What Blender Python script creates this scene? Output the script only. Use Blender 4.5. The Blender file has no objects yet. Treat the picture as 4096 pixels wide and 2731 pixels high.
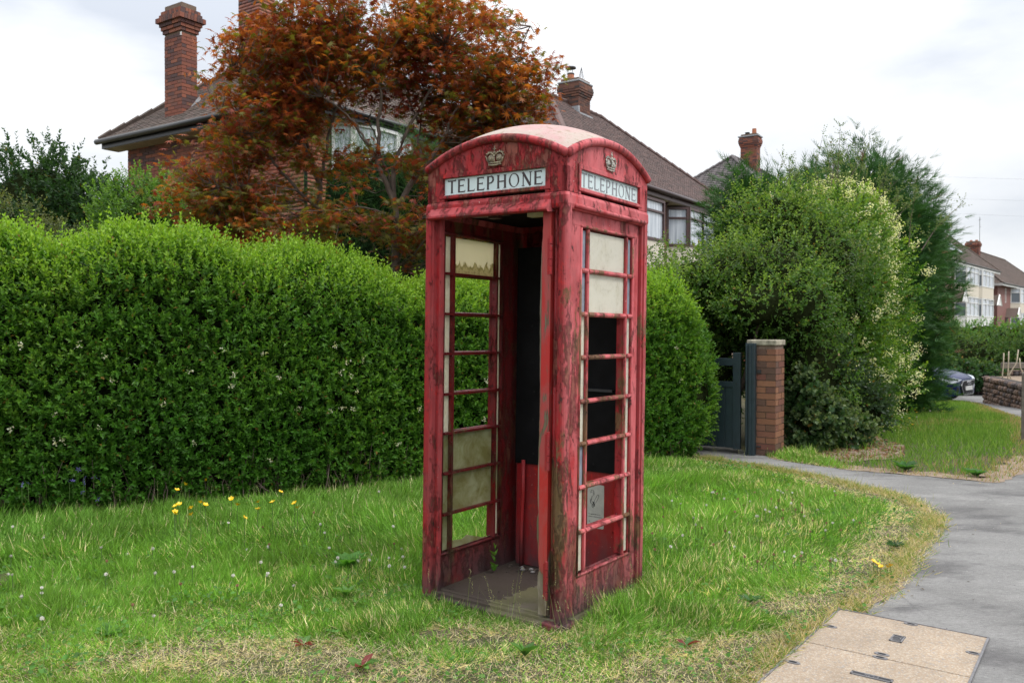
import bpy, bmesh, math, random
import numpy as np
from mathutils import Vector, Matrix, noise as mn
random.seed(7); np.random.seed(7)
rng = np.random.default_rng(11)
S = bpy.context.scene
COL = S.collection
R = math.radians

# ------------------------------------------------------------------ camera
cam = bpy.data.cameras.new("camera"); camo = bpy.data.objects.new("camera", cam); COL.objects.link(camo)
cam.sensor_width = 36.0; cam.lens = 29.92; cam.clip_start = 0.05; cam.clip_end = 3000
camo.matrix_world = Matrix.Translation((0, 0, 1.505)) @ Matrix.Rotation(R(90) - 0.0152, 4, 'X') @ Matrix.Rotation(0.0015, 4, 'Z')
cam.dof.use_dof = True; cam.dof.focus_distance = 4.7; cam.dof.aperture_fstop = 6.3
S.camera = camo
S.view_settings.view_transform = 'Standard'; S.view_settings.look = 'None'
S.view_settings.exposure = 0.30; S.view_settings.gamma = 1.0; S.view_settings.use_curve_mapping = False

# ------------------------------------------------------------------ sky and sun
SUN_EL, SUN_AZ = R(56), R(118)          # azimuth clockwise from +Y (the viewing direction)
w = bpy.data.worlds.new("World"); S.world = w; w.use_nodes = True
nt = w.node_tree; nt.nodes.clear()
out = nt.nodes.new('ShaderNodeOutputWorld')
sky = nt.nodes.new('ShaderNodeTexSky'); sky.sky_type = 'NISHITA'; sky.sun_disc = False
sky.sun_elevation = SUN_EL; sky.sun_rotation = SUN_AZ
b1 = nt.nodes.new('ShaderNodeBackground'); b1.inputs[1].default_value = 0.10
nt.links.new(sky.outputs[0], b1.inputs[0])
tc = nt.nodes.new('ShaderNodeTexCoord')
mp = nt.nodes.new('ShaderNodeMapping'); mp.inputs['Scale'].default_value = (1.0, 1.0, 2.6); mp.inputs['Location'].default_value = (1.25, 0.45, 0.2)
nt.links.new(tc.outputs['Generated'], mp.inputs[0])
cn = nt.nodes.new('ShaderNodeTexNoise'); cn.inputs['Scale'].default_value = 2.3; cn.inputs['Detail'].default_value = 6; cn.inputs['Roughness'].default_value = 0.5
nt.links.new(mp.outputs[0], cn.inputs['Vector'])
cr = nt.nodes.new('ShaderNodeValToRGB')
cr.color_ramp.elements[0].position = 0.38; cr.color_ramp.elements[0].color = (0.60, 0.64, 0.71, 1)
cr.color_ramp.elements[1].position = 0.66; cr.color_ramp.elements[1].color = (1.0, 1.0, 1.0, 1)
_e = cr.color_ramp.elements.new(0.52); _e.color = (0.86, 0.88, 0.91, 1)
nt.links.new(cn.outputs['Fac'], cr.inputs[0])
sx = nt.nodes.new('ShaderNodeSeparateXYZ'); nt.links.new(tc.outputs['Generated'], sx.inputs[0])
zz = nt.nodes.new('ShaderNodeMath'); zz.operation = 'MULTIPLY'; nt.links.new(sx.outputs['Z'], zz.inputs[0]); nt.links.new(sx.outputs['Z'], zz.inputs[1])   # overcast: brightens towards the zenith
mr = nt.nodes.new('ShaderNodeMapRange'); mr.inputs['From Min'].default_value = 0.0; mr.inputs['From Max'].default_value = 1.0
mr.inputs['To Min'].default_value = 0.90; mr.inputs['To Max'].default_value = 3.1
nt.links.new(zz.outputs[0], mr.inputs['Value'])
b2 = nt.nodes.new('ShaderNodeBackground')
nt.links.new(cr.outputs[0], b2.inputs[0]); nt.links.new(mr.outputs[0], b2.inputs[1])
mx = nt.nodes.new('ShaderNodeMixShader'); mx.inputs[0].default_value = 0.9
nt.links.new(b1.outputs[0], mx.inputs[1]); nt.links.new(b2.outputs[0], mx.inputs[2])
nt.links.new(mx.outputs[0], out.inputs[0])
sl = bpy.data.lights.new("sun", 'SUN'); sl.energy = 1.5; sl.angle = R(14); sl.color = (1.0, 0.96, 0.90)
so = bpy.data.objects.new("sun", sl); COL.objects.link(so)
sd = Vector((math.sin(SUN_AZ) * math.cos(SUN_EL), math.cos(SUN_AZ) * math.cos(SUN_EL), math.sin(SUN_EL)))
so.rotation_euler = sd.to_track_quat('Z', 'Y').to_euler()

# ------------------------------------------------------------------ helpers
def tag(o, label=None, cat=None, group=None, kind=None):
    if label: o['label'] = label
    if cat: o['category'] = cat
    if group: o['group'] = group
    if kind: o['kind'] = kind
    return o
def empty(name, loc=(0, 0, 0), rz=0.0, **k):
    o = bpy.data.objects.new(name, None); COL.objects.link(o); o.location = loc; o.rotation_euler = (0, 0, rz); o.empty_display_size = 0.1
    return tag(o, **k)
def link(name, me, parent=None, **k):
    o = bpy.data.objects.new(name, me); COL.objects.link(o)
    if parent is not None: o.parent = parent
    return tag(o, **k)
class MB:
    def __init__(s): s.v = []; s.f = []
    def add(s, vs, fs):
        n = len(s.v); s.v += [tuple(p) for p in vs]; s.f += [tuple(n + i for i in f) for f in fs]; return s
    def box(s, x0, x1, y0, y1, z0, z1, M=None):
        vs = [Vector(p) for p in ((x0, y0, z0), (x1, y0, z0), (x1, y1, z0), (x0, y1, z0), (x0, y0, z1), (x1, y0, z1), (x1, y1, z1), (x0, y1, z1))]
        if M is not None: vs = [M @ p for p in vs]
        return s.add(vs, [(0, 3, 2, 1), (4, 5, 6, 7), (0, 1, 5, 4), (1, 2, 6, 5), (2, 3, 7, 6), (3, 0, 4, 7)])
    def tube(s, pts, rad, n=8, cap=True, sx=1.0, sy=1.0):
        pts = [Vector(p) for p in pts]
        if not hasattr(rad, '__len__'): rad = [rad] * len(pts)
        up = Vector((0.13, 0.21, 1.0)).normalized(); rings = []
        for i, p in enumerate(pts):
            t = (pts[min(i + 1, len(pts) - 1)] - pts[max(i - 1, 0)]).normalized()
            a = t.cross(up if abs(t.dot(up)) < .95 else Vector((1, 0, 0))).normalized(); b = t.cross(a)
            rings.append([p + a * math.cos(k * 2 * math.pi / n) * rad[i] * sx + b * math.sin(k * 2 * math.pi / n) * rad[i] * sy for k in range(n)])
        vs = [q for r in rings for q in r]; fs = []
        for i in range(len(pts) - 1):
            for k in range(n):
                fs.append((i * n + k, i * n + (k + 1) % n, (i + 1) * n + (k + 1) % n, (i + 1) * n + k))
        if cap: fs += [tuple(range(n))[::-1], tuple((len(pts) - 1) * n + k for k in range(n))]
        return s.add(vs, fs)
    def sphere(s, c, r, nu=8, nv=6, sc=(1, 1, 1)):
        vs = [(c[0], c[1], c[2] - r * sc[2])]; fs = []
        for j in range(1, nv):
            th = -math.pi / 2 + math.pi * j / nv
            for i in range(nu):
                ph = 2 * math.pi * i / nu
                vs.append((c[0] + r * sc[0] * math.cos(th) * math.cos(ph), c[1] + r * sc[1] * math.cos(th) * math.sin(ph), c[2] + r * sc[2] * math.sin(th)))
        vs.append((c[0], c[1], c[2] + r * sc[2])); top = len(vs) - 1
        for i in range(nu): fs.append((0, 1 + (i + 1) % nu, 1 + i)); fs.append((top, top - nu + i, top - nu + (i + 1) % nu))
        for j in range(nv - 2):
            for i in range(nu):
                a = 1 + j * nu; fs.append((a + i, a + (i + 1) % nu, a + nu + (i + 1) % nu, a + nu + i))
        return s.add(vs, fs)
    def prism(s, poly, z0, z1, M=None):
        n = len(poly); vs = [Vector((p[0], p[1], z0)) for p in poly] + [Vector((p[0], p[1], z1)) for p in poly]
        if M is not None: vs = [M @ p for p in vs]
        return s.add(vs, [tuple(range(n))[::-1], tuple(range(n, 2 * n))] + [(i, (i + 1) % n, n + (i + 1) % n, n + i) for i in range(n)])
    def mesh(s, name, mat=None, smooth=False):
        me = bpy.data.meshes.new(name); me.from_pydata(s.v, [], s.f); me.update()
        if mat: me.materials.append(mat)
        if smooth: me.polygons.foreach_set('use_smooth', [True] * len(me.polygons))
        return me
    def build(s, name, mat=None, parent=None, smooth=False, bevel=0.0, **k):
        me = s.mesh(name, mat, smooth)
        bm = bmesh.new(); bm.from_mesh(me)
        if bevel > 0:
            bmesh.ops.bevel(bm, geom=[e for e in bm.edges if len(e.link_faces) == 2 and e.calc_face_angle(0) > 0.6], offset=bevel, segments=2, affect='EDGES', profile=.5, clamp_overlap=True)
        bmesh.ops.recalc_face_normals(bm, faces=bm.faces); bm.to_mesh(me); bm.free()
        return link(name, me, parent, **k)
def bf(M, **k): return M

def np_mesh(name, V, F, mat, col=None, parent=None, smooth=False, **k):
    me = bpy.data.meshes.new(name); V = np.asarray(V, np.float32); F = np.asarray(F, np.int32)
    me.vertices.add(len(V)); me.vertices.foreach_set('co', V.ravel())
    me.loops.add(F.size); me.loops.foreach_set('vertex_index', F.ravel())
    me.polygons.add(len(F)); me.polygons.foreach_set('loop_start', np.arange(0, F.size, F.shape[1], dtype=np.int32))
    me.update(calc_edges=True)
    if col is not None:
        c = np.ones((len(V), 4), np.float32); c[:, :3] = col
        a = me.color_attributes.new('Col', 'FLOAT_COLOR', 'POINT'); a.data.foreach_set('color', c.ravel())
    if smooth: me.polygons.foreach_set('use_smooth', np.ones(len(F), bool))
    me.materials.append(mat)
    return link(name, me, parent, **k)
def norm(a): return a / (np.linalg.norm(a, axis=-1, keepdims=True) + 1e-9)
def stamp(tv, tf, pos, dr, up, L, Wd, col):
    """copies of a small template: x across, y along dr, z along the upper side"""
    tv = np.asarray(tv, float); tf = np.asarray(tf); n = len(pos)
    Y = norm(dr); X = norm(np.cross(Y, up)); Z = np.cross(X, Y)
    if np.isscalar(Wd) and Wd > .1: Wd = np.asarray(L) * Wd      # given as a share of the length
    L = np.broadcast_to(L, (n,)); Wd = np.broadcast_to(Wd, (n,))
    V = pos[:, None] + X[:, None] * (tv[None, :, 0:1] * Wd[:, None, None]) + Y[:, None] * (tv[None, :, 1:2] * L[:, None, None]) + Z[:, None] * (tv[None, :, 2:3] * L[:, None, None])
    F = tf[None] + (np.arange(n) * len(tv))[:, None, None]
    C = np.repeat(col, len(tv), axis=0) if col is not None else None
    return V.reshape(-1, 3), F.reshape(-1, tf.shape[1]), C
def join(parts):
    Vs, Fs, Cs, n = [], [], [], 0
    for V, F, C in parts:
        Vs.append(V); Fs.append(F + n); Cs.append(C); n += len(V)
    return np.concatenate(Vs), np.concatenate(Fs), np.concatenate(Cs)
def inpoly(P, poly):
    x, y = P[:, 0], P[:, 1]; r = np.zeros(len(P), bool); n = len(poly)
    for i in range(n):
        (x0, y0), (x1, y1) = poly[i], poly[(i + 1) % n]
        c = (y0 > y) != (y1 > y)
        r ^= c & (x < (x1 - x0) * (y - y0) / ((y1 - y0) or 1e-9) + x0)
    return r
def vnoise(P, sc, seed=0):
    """cheap smooth noise 0..1 for arrays of points"""
    P = np.asarray(P) * sc + seed * 17.3
    s = 0
    for k, (a, b, c) in enumerate(((1.0, .7, .31), (-.6, 1.1, .5), (.37, -.9, 1.2), (1.7, .4, -.8), (-1.3, 1.9, .9))):
        q = P[:, 0] * a + P[:, 1] * b + (P[:, 2] * c if P.shape[1] > 2 else 0)
        s = s + np.sin(q + 1.7 * k + 1.3 * np.sin(q * .63 + k * 2.1 + P[:, 1] * .8))
    return np.clip(.5 + s / 7, 0, 1)
def smooth(a, b, x):
    t = np.clip((x - a) / (b - a), 0, 1); return t * t * (3 - 2 * t)
def gz(x, y):
    x = np.asarray(x, float); y = np.asarray(y, float)
    s = smooth(3.0, 7.0, x); z = -0.05 * np.clip(y - 11, 0, 17) * s
    return z + smooth(34, 62, y) * (1.5 + .85 * s)

# ------------------------------------------------------------------ materials
def mat(name):
    m = bpy.data.materials.new(name); m.use_nodes = True; t = m.node_tree; t.nodes.clear()
    o = t.nodes.new('ShaderNodeOutputMaterial'); p = t.nodes.new('ShaderNodeBsdfPrincipled'); t.links.new(p.outputs[0], o.inputs[0])
    return m, t, p, o
class G:
    """terse node graph"""
    def __init__(s, t, co='Object'):
        s.t = t; s.tc = t.nodes.new('ShaderNodeTexCoord').outputs[co]
    def lk(s, a, inp):
        if hasattr(a, 'is_linked') or isinstance(a, bpy.types.NodeSocket): s.t.links.new(a, inp)
        else: inp.default_value = a
    def mapv(s, sc=(1, 1, 1), loc=(0, 0, 0), src=None, rot=(0, 0, 0)):
        n = s.t.nodes.new('ShaderNodeMapping'); s.t.links.new(src or s.tc, n.inputs[0]); n.inputs['Scale'].default_value = sc; n.inputs['Location'].default_value = loc; n.inputs['Rotation'].default_value = rot
        return n.outputs[0]
    def noise(s, scale, detail=4, rough=.55, v=None, dist=0.0):
        n = s.t.nodes.new('ShaderNodeTexNoise'); s.t.links.new(v or s.tc, n.inputs['Vector']); n.inputs['Scale'].default_value = scale
        n.inputs['Detail'].default_value = detail; n.inputs['Roughness'].default_value = rough; n.inputs['Distortion'].default_value = dist
        return n.outputs['Fac']
    def voro(s, scale, v=None, feat='F1', out='Distance'):
        n = s.t.nodes.new('ShaderNodeTexVoronoi'); s.t.links.new(v or s.tc, n.inputs['Vector']); n.inputs['Scale'].default_value = scale; n.feature = feat
        return n.outputs[out]
    def ramp(s, f, *st):
        n = s.t.nodes.new('ShaderNodeValToRGB'); s.t.links.new(f, n.inputs[0]); e = n.color_ramp.elements
        while len(e) < len(st): e.new(.5)
        for i, (p, c) in enumerate(st):
            e[i].position = p; e[i].color = (c, c, c, 1) if not hasattr(c, '__len__') else (*c, 1)
        return n.outputs[0]
    def mix(s, f, a, b, mode='MIX'):
        n = s.t.nodes.new('ShaderNodeMix'); n.data_type = 'RGBA'; n.blend_type = mode
        s.lk(f, n.inputs[0])
        for q, i in ((a, 6), (b, 7)):
            if isinstance(q, bpy.types.NodeSocket): s.t.links.new(q, n.inputs[i])
            else: n.inputs[i].default_value = (*q, 1) if len(q) == 3 else q
        return n.outputs[2]
    def math(s, op, a, b=0.0, clamp=False):
        n = s.t.nodes.new('ShaderNodeMath'); n.operation = op; n.use_clamp = clamp; s.lk(a, n.inputs[0]); s.lk(b, n.inputs[1]); return n.outputs[0]
    def sep(s, v=None):
        n = s.t.nodes.new('ShaderNodeSeparateXYZ'); s.t.links.new(v or s.tc, n.inputs[0]); return n.outputs
    def bump(s, h, strength, dist, p, nrm=None):
        n = s.t.nodes.new('ShaderNodeBump'); s.t.links.new(h, n.inputs['Height']); n.inputs['Strength'].default_value = strength; n.inputs['Distance'].default_value = dist
        if nrm is not None: s.t.links.new(nrm, n.inputs['Normal'])
        s.t.links.new(n.outputs[0], p.inputs['Normal']); return n.outputs[0]
def simple(name, c, rough=.6, var=.25, scale=20, metal=0, spec=.5, bump=0, co='Object'):
    m, t, p, o = mat(name); g = G(t, co)
    n = g.noise(scale, 5, .6); k = g.ramp(n, (.3, 1 - var), (.7, 1 + var * .6))
    t.links.new(g.mix(1.0, c, k, 'MULTIPLY'), p.inputs['Base Color'])
    p.inputs['Roughness'].default_value = rough; p.inputs['Metallic'].default_value = metal; p.inputs['Specular IOR Level'].default_value = spec
    if bump: g.bump(n, bump, .01, p)
    return m
def leafmat(name, rough=.42, trans=.35, spec=.45, tint=(1, 1, 1)):
    m, t, p, o = mat(name)
    a = t.nodes.new('ShaderNodeVertexColor'); a.layer_name = 'Col'; g = G(t)
    c = g.mix(1.0, a.outputs[0], tint, 'MULTIPLY')
    t.links.new(c, p.inputs['Base Color']); p.inputs['Roughness'].default_value = rough; p.inputs['Specular IOR Level'].default_value = spec
    tr = t.nodes.new('ShaderNodeBsdfTranslucent'); t.links.new(g.mix(1.0, c, (1.5, 1.6, .7), 'MULTIPLY'), tr.inputs[0])
    ms = t.nodes.new('ShaderNodeMixShader'); ms.inputs[0].default_value = trans
    t.links.new(p.outputs[0], ms.inputs[1]); t.links.new(tr.outputs[0], ms.inputs[2]); t.links.new(ms.outputs[0], o.inputs[0])
    return m
def attrmat(name, rough=.7, var=.3, scale=25, bump=.3, dist=.004):
    m, t, p, o = mat(name); g = G(t, 'Object')
    inf = t.nodes.new('ShaderNodeObjectInfo'); a = t.nodes.new('ShaderNodeVertexColor'); a.layer_name = 'Col'
    n = g.noise(scale, 5, .65); k = g.ramp(n, (.3, 1 - var), (.7, 1 + var * .7))
    t.links.new(g.mix(1.0, a.outputs[0], k, 'MULTIPLY'), p.inputs['Base Color']); p.inputs['Roughness'].default_value = rough
    g.bump(n, bump, dist, p); return m
def piecemat(name, stops, rough=.85, scale=30, var=.3, bump=.35):
    """for bricks, tiles, stones: each object (random per object) takes its own tone"""
    m, t, p, o = mat(name); g = G(t, 'Object'); inf = t.nodes.new('ShaderNodeObjectInfo')
    base = g.ramp(inf.outputs['Random'], *stops)
    n = g.noise(scale, 5, .65); k = g.ramp(n, (.3, 1 - var), (.7, 1 + var * .6))
    t.links.new(g.mix(1.0, base, k, 'MULTIPLY'), p.inputs['Base Color']); p.inputs['Roughness'].default_value = rough
    g.bump(n, bump, .004, p); return m

BRICK_TONES = [(.26, .085, .050), (.22, .070, .045), (.29, .10, .06), (.17, .062, .048), (.085, .05, .048), (.23, .08, .05), (.30, .11, .065), (.10, .056, .054)]
def tones_ramp(tones):
    n = len(tones); return [(i / n, c) for i, c in enumerate(tones)]
M = {}
def paint(name, fade=0.0, algae=.5, dark=1.0, chips=.5, gloss=.55):
    """old red gloss paint: chalked and bleached, flaked to brown undercoat, filmed with algae"""
    m, t, p, o = mat(name); g = G(t, 'Object')
    streak = g.noise(8, 9, .66, g.mapv((1, 1, .22)), .25)
    blot = g.noise(8.0, 10, .7, g.mapv((1, 1, .45), (3, 1, 2)), .3)
    und = g.noise(13, 13, .8, g.mapv((1, 1, .34), (7, 2, 4)), .15)
    oli = g.noise(6.0, 12, .74, g.mapv((1, 1, .33), (5, 5, 9)), .2)
    fine = g.noise(34, 9, .72, g.mapv((1, 1, .6), (1, 5, 2)), .3)
    fine2 = g.noise(22, 10, .74, g.mapv((1, 1, .5), (2, 9, 1)), .3)
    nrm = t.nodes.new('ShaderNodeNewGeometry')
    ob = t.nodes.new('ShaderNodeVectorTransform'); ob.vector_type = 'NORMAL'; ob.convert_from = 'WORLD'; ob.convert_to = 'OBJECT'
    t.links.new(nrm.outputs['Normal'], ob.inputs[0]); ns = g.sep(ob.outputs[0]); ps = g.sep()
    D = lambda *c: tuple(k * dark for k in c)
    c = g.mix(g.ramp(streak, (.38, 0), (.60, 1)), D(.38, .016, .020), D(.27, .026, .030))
    c = g.mix(g.ramp(fine, (.56, 0), (.64, .8)), c, D(.55, .022, .018))
    # weather side chalked to pink, with its sky light and gloss painted in
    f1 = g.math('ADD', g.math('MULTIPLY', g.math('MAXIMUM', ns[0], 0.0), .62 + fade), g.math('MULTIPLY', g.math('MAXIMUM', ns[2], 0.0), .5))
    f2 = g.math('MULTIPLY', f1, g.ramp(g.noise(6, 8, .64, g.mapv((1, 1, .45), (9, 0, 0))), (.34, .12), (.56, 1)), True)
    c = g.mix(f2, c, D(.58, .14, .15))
    c = g.mix(g.math('MULTIPLY', g.ramp(blot, (.50, 0), (.58, 1)), .32), c, D(.25, .07, .07))
    # flaked down to brown undercoat, in ragged vertical patches
    reg = g.noise(2.1, 4, .6, g.mapv((1, 1, .55), (2, 8, 3))); und = g.math('ADD', und, g.math('MULTIPLY', g.math('SUBTRACT', reg, .51), .50)); a = .60 - .085 * chips; um = g.ramp(und, (a, 0), (a + .03, 1)); c = g.mix(g.math('MULTIPLY', um, .66), c, g.mix(g.ramp(fine, (.4, 0), (.6, 1)), (.125, .052, .034), (.19, .095, .058)))
    b = .62 - .13 * algae; oli = g.math('ADD', oli, g.math('MULTIPLY', g.ramp(g.math('MULTIPLY', ps[2], .5), (.10, 0), (.25, 1), (.55, .8), (.75, 0)), .075)) if name.startswith('peeling') else oli; om = g.ramp(oli, (b, 0), (b + .05, 1)); c = g.mix(g.math('MULTIPLY', om, .88), c, g.mix(g.ramp(fine2, (.4, 0), (.6, 1)), (.105, .070, .026), (.155, .105, .052)))
    ch = g.ramp(fine2, (.645 - .04 * chips, 0), (.655 - .04 * chips, 1)); c = g.mix(ch, c, (.070, .034, .028))
    rd = g.ramp(fine, (.66, 0), (.67, 1)); c = g.mix(g.math('MULTIPLY', rd, .9), c, D(.58, .018, .014))
    fl = g.ramp(g.noise(75, 4, .6, g.mapv((1, 1, .7), (4, 4, 4))), (.715, 0), (.725, 1)); c = g.mix(g.math('MULTIPLY', fl, .8), c, (.60, .50, .46))
    foot = g.math('MULTIPLY', g.ramp(ps[2], (.03, 1), (.34, 0)), g.ramp(g.noise(7, 8, .66), (.34, .35), (.56, 1))); c = g.mix(foot, c, (.085, .055, .058))
    t.links.new(c, p.inputs['Base Color']); p.inputs['Specular IOR Level'].default_value = .25
    t.links.new(g.ramp(streak, (.3, gloss - .12), (.7, gloss + .2)), p.inputs['Roughness'])
    rim = g.ramp(und, (a - .03, 0), (a - .002, 1), (a + .006, 0)); rim2 = g.ramp(fine2, (.60 - .04 * chips, 0), (.62 - .04 * chips, 1), (.632 - .04 * chips, 0))
    h = g.math('ADD', g.math('ADD', g.math('MULTIPLY', um, -.8), g.math('MULTIPLY', rim, .5)), g.math('ADD', g.math('MULTIPLY', ch, -.8), g.math('ADD', g.math('MULTIPLY', rim2, .5), g.math('MULTIPLY', fine, .35))))
    g.bump(h, 1.0, .005, p)
    return m
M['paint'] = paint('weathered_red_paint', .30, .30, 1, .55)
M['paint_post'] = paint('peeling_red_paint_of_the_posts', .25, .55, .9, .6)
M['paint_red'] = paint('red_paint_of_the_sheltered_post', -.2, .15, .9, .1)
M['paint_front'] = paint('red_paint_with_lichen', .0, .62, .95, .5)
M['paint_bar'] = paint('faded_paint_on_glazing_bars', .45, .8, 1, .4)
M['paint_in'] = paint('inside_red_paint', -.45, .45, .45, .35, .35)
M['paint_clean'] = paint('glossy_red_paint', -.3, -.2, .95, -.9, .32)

m, t, p, o = mat('roof_paint_with_lichen'); g = G(t, 'Object')
a = g.noise(26, 8, .7); b = g.noise(70, 6, .7, g.mapv((1, 1, 1), (3, 3, 3))); e = g.noise(6, 5, .6)
c = g.mix(g.ramp(e, (.35, 0), (.65, 1)), (.44, .26, .25), (.40, .33, .28)); c = g.mix(g.ramp(a, (.55, 0), (.62, .8)), c, (.28, .20, .14)); c = g.mix(g.ramp(b, (.64, 0), (.68, .8)), c, (.12, .06, .05)); c = g.mix(g.ramp(b, (.30, .7), (.36, 0)), c, (.62, .55, .50))
t.links.new(c, p.inputs['Base Color']); p.inputs['Roughness'].default_value = .75; g.bump(a, .9, .006, p); M['roof_paint'] = m

m, t, p, o = mat('rotten_painted_wood'); g = G(t, 'Object'); ps = g.sep()
gr = g.noise(30, 8, .7, g.mapv((1, 1, .06)), .5); bl = g.noise(7, 7, .65, g.mapv((1, 1, .35)), .8); f = g.noise(40, 6, .7, g.mapv((1, 1, .4)))
c = g.mix(g.ramp(bl, (.46, 0), (.60, 1)), (.42, .016, .013), (.34, .055, .05)); c = g.mix(g.ramp(f, (.58, 0), (.66, .7)), c, (.28, .05, .035))
wood = g.mix(g.ramp(gr, (.4, 0), (.62, 1)), (.12, .085, .055), (.28, .24, .19)); wood = g.mix(g.ramp(bl, (.45, 0), (.6, .7)), wood, (.09, .075, .03))
low = g.ramp(g.math('ADD', ps[2], g.math('MULTIPLY', g.math('SUBTRACT', bl, .5), .9)), (.30, 1), (.36, 0))
pat = g.ramp(g.math('ADD', g.math('MULTIPLY', bl, .6), g.math('MULTIPLY', gr, .4)), (.585, 0), (.60, 1))
edge = g.ramp(g.math('ADD', ps[0], g.math('MULTIPLY', g.math('SUBTRACT', gr, .5), .03)), (.300, 1), (.3045, 0))
mk = g.math('MAXIMUM', g.math('MAXIMUM', low, pat), edge)
c = g.mix(mk, c, wood); t.links.new(c, p.inputs['Base Color']); p.inputs['Roughness'].default_value = .55
g.bump(g.math('ADD', g.math('MULTIPLY', mk, -.8), g.math('MULTIPLY', gr, .6)), .8, .004, p); M['stile'] = m

def panemat(name, c0, c1, top, trans=.35, rough=.35):
    m, t, p, o = mat(name); g = G(t, 'Object'); inf = t.nodes.new('ShaderNodeObjectInfo')
    n = g.noise(9, 8, .65, g.mapv((1, 1, 1.0)), .6); f = g.noise(45, 8, .72); st = g.noise(14, 7, .7, g.mapv((1, 1, .3), (3, 2, 1)))
    c = g.mix(g.ramp(n, (.34 + top, 0), (.62 + top, 1)), c0, c1); c = g.mix(g.math('MULTIPLY', g.ramp(f, (.5, 0), (.72, .5)), g.ramp(n, (.4, .1), (.6, .7))), c, (c1[0] * .45, c1[1] * .42, c1[2] * .3))
    c = g.mix(g.ramp(st, (.64, 0), (.80, .30)), c, (.20, .17, .10))
    t.links.new(c, p.inputs['Base Color']); p.inputs['Roughness'].default_value = rough
    tr = t.nodes.new('ShaderNodeBsdfTranslucent'); t.links.new(g.mix(1.0, c, (1.25, 1.2, 1.05), 'MULTIPLY'), tr.inputs[0]); ms = t.nodes.new('ShaderNodeMixShader'); ms.inputs[0].default_value = trans
    t.links.new(p.outputs[0], ms.inputs[1]); t.links.new(tr.outputs[0], ms.inputs[2]); t.links.new(ms.outputs[0], o.inputs[0]); return m
M['pane'] = panemat('cream_plastic_pane', (.84, .83, .77), (.74, .72, .62), .14, .5)
M['pane_dirty'] = panemat('mossy_plastic_pane', (.50, .52, .40), (.34, .33, .17), .0, .62)
m, t, p, o = mat('cream_pane_with_algae_tide'); g = G(t, 'Object'); ps = g.sep()
n = g.noise(22, 8, .6, g.mapv((1, 1, .25)), 1.2); f = g.noise(60, 8, .75)
lv = g.math('ADD', ps[2], g.math('MULTIPLY', g.math('SUBTRACT', n, .5), -.16))
k = g.ramp(g.math('SUBTRACT', lv, 1.0), (.868, 1), (.874, 0)); c = g.mix(k, (.80, .77, .68), (.60, .56, .40)); e = g.ramp(g.math('SUBTRACT', lv, 1.0), (.85, 0), (.866, .75), (.872, 0)); c = g.mix(e, c, (.27, .24, .08)); c = g.mix(g.math('MULTIPLY', k, g.ramp(f, (.5, 0), (.65, .7))), c, (.26, .22, .09))
t.links.new(c, p.inputs['Base Color']); p.inputs['Roughness'].default_value = .4; tr = t.nodes.new('ShaderNodeBsdfTranslucent'); t.links.new(g.mix(1.0, c, (1.35, 1.3, 1.15), 'MULTIPLY'), tr.inputs[0]); ms = t.nodes.new('ShaderNodeMixShader'); ms.inputs[0].default_value = .7
t.links.new(p.outputs[0], ms.inputs[1]); t.links.new(tr.outputs[0], ms.inputs[2]); t.links.new(ms.outputs[0], o.inputs[0]); M['pane_tide'] = m
M['pane_blue'] = panemat('pale_blue_grey_glass', (.40, .45, .52), (.26, .30, .37), .0, .25, .12)
m, t, p, o = mat('opal_sign_glass'); g = G(t, 'Object')
t.links.new(g.mix(g.ramp(g.noise(8, 5, .6), (.4, 0), (.7, .5)), (.60, .70, .70), (.48, .58, .59)), p.inputs['Base Color']); p.inputs['Roughness'].default_value = .28; M['opal'] = m
M['letter'] = simple('dark_maroon_lettering', (.035, .02, .022), .4)
M['letter_faded'] = simple('faded_grey_lettering', (.25, .26, .28), .5, .15)
M['putty'] = simple('white_putty', (.62, .60, .58), .8, .5, 60, bump=.6)
M['crown'] = simple('chipped_silver_paint', (.42, .40, .35), .6, .7, 50, bump=.7)
M['crown_front'] = simple('stained_crown_paint', (.33, .27, .18), .6, .9, 45, bump=.7)
M['black_board'] = simple('matt_black_board', (.008, .008, .009), .7, .5, 8, spec=.12)
M['black'] = simple('black_gap', (.004, .004, .004), .9)
M['cream_plastic'] = simple('aged_cream_plastic', (.62, .58, .42), .5, .2)
M['sign_white'] = simple('off_white_sign_vinyl', (.50, .50, .46), .5, .2, 14)
M['print_black'] = simple('black_print', (.02, .02, .02), .6)
m, t, p, o = mat('concrete_floor_with_moss'); g = G(t, 'Object'); ps = g.sep()
sp = g.voro(55); n = g.noise(5, 7, .65); f = g.noise(60, 5, .7)
c = g.mix(g.ramp(n, (.35, 0), (.65, 1)), (.15, .12, .098), (.21, .18, .15)); c = g.mix(g.ramp(sp, (.0, .8), (.16, 0)), c, (.40, .36, .33)); c = g.mix(g.ramp(g.noise(80, 3, .5, g.mapv((1, 1, 1), (2, 2, 2))), (.66, 0), (.70, 1)), c, (.03, .022, .02))
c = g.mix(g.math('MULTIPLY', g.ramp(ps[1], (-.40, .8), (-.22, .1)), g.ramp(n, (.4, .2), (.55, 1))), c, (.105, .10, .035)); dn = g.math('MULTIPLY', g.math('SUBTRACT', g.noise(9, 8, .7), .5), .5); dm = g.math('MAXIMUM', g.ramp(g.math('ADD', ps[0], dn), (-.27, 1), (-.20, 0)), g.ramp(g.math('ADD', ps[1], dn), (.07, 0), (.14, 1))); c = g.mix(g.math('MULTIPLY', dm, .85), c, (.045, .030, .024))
t.links.new(c, p.inputs['Base Color']); p.inputs['Roughness'].default_value = .85; g.bump(f, .4, .004, p); M['kiosk_floor'] = m

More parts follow.
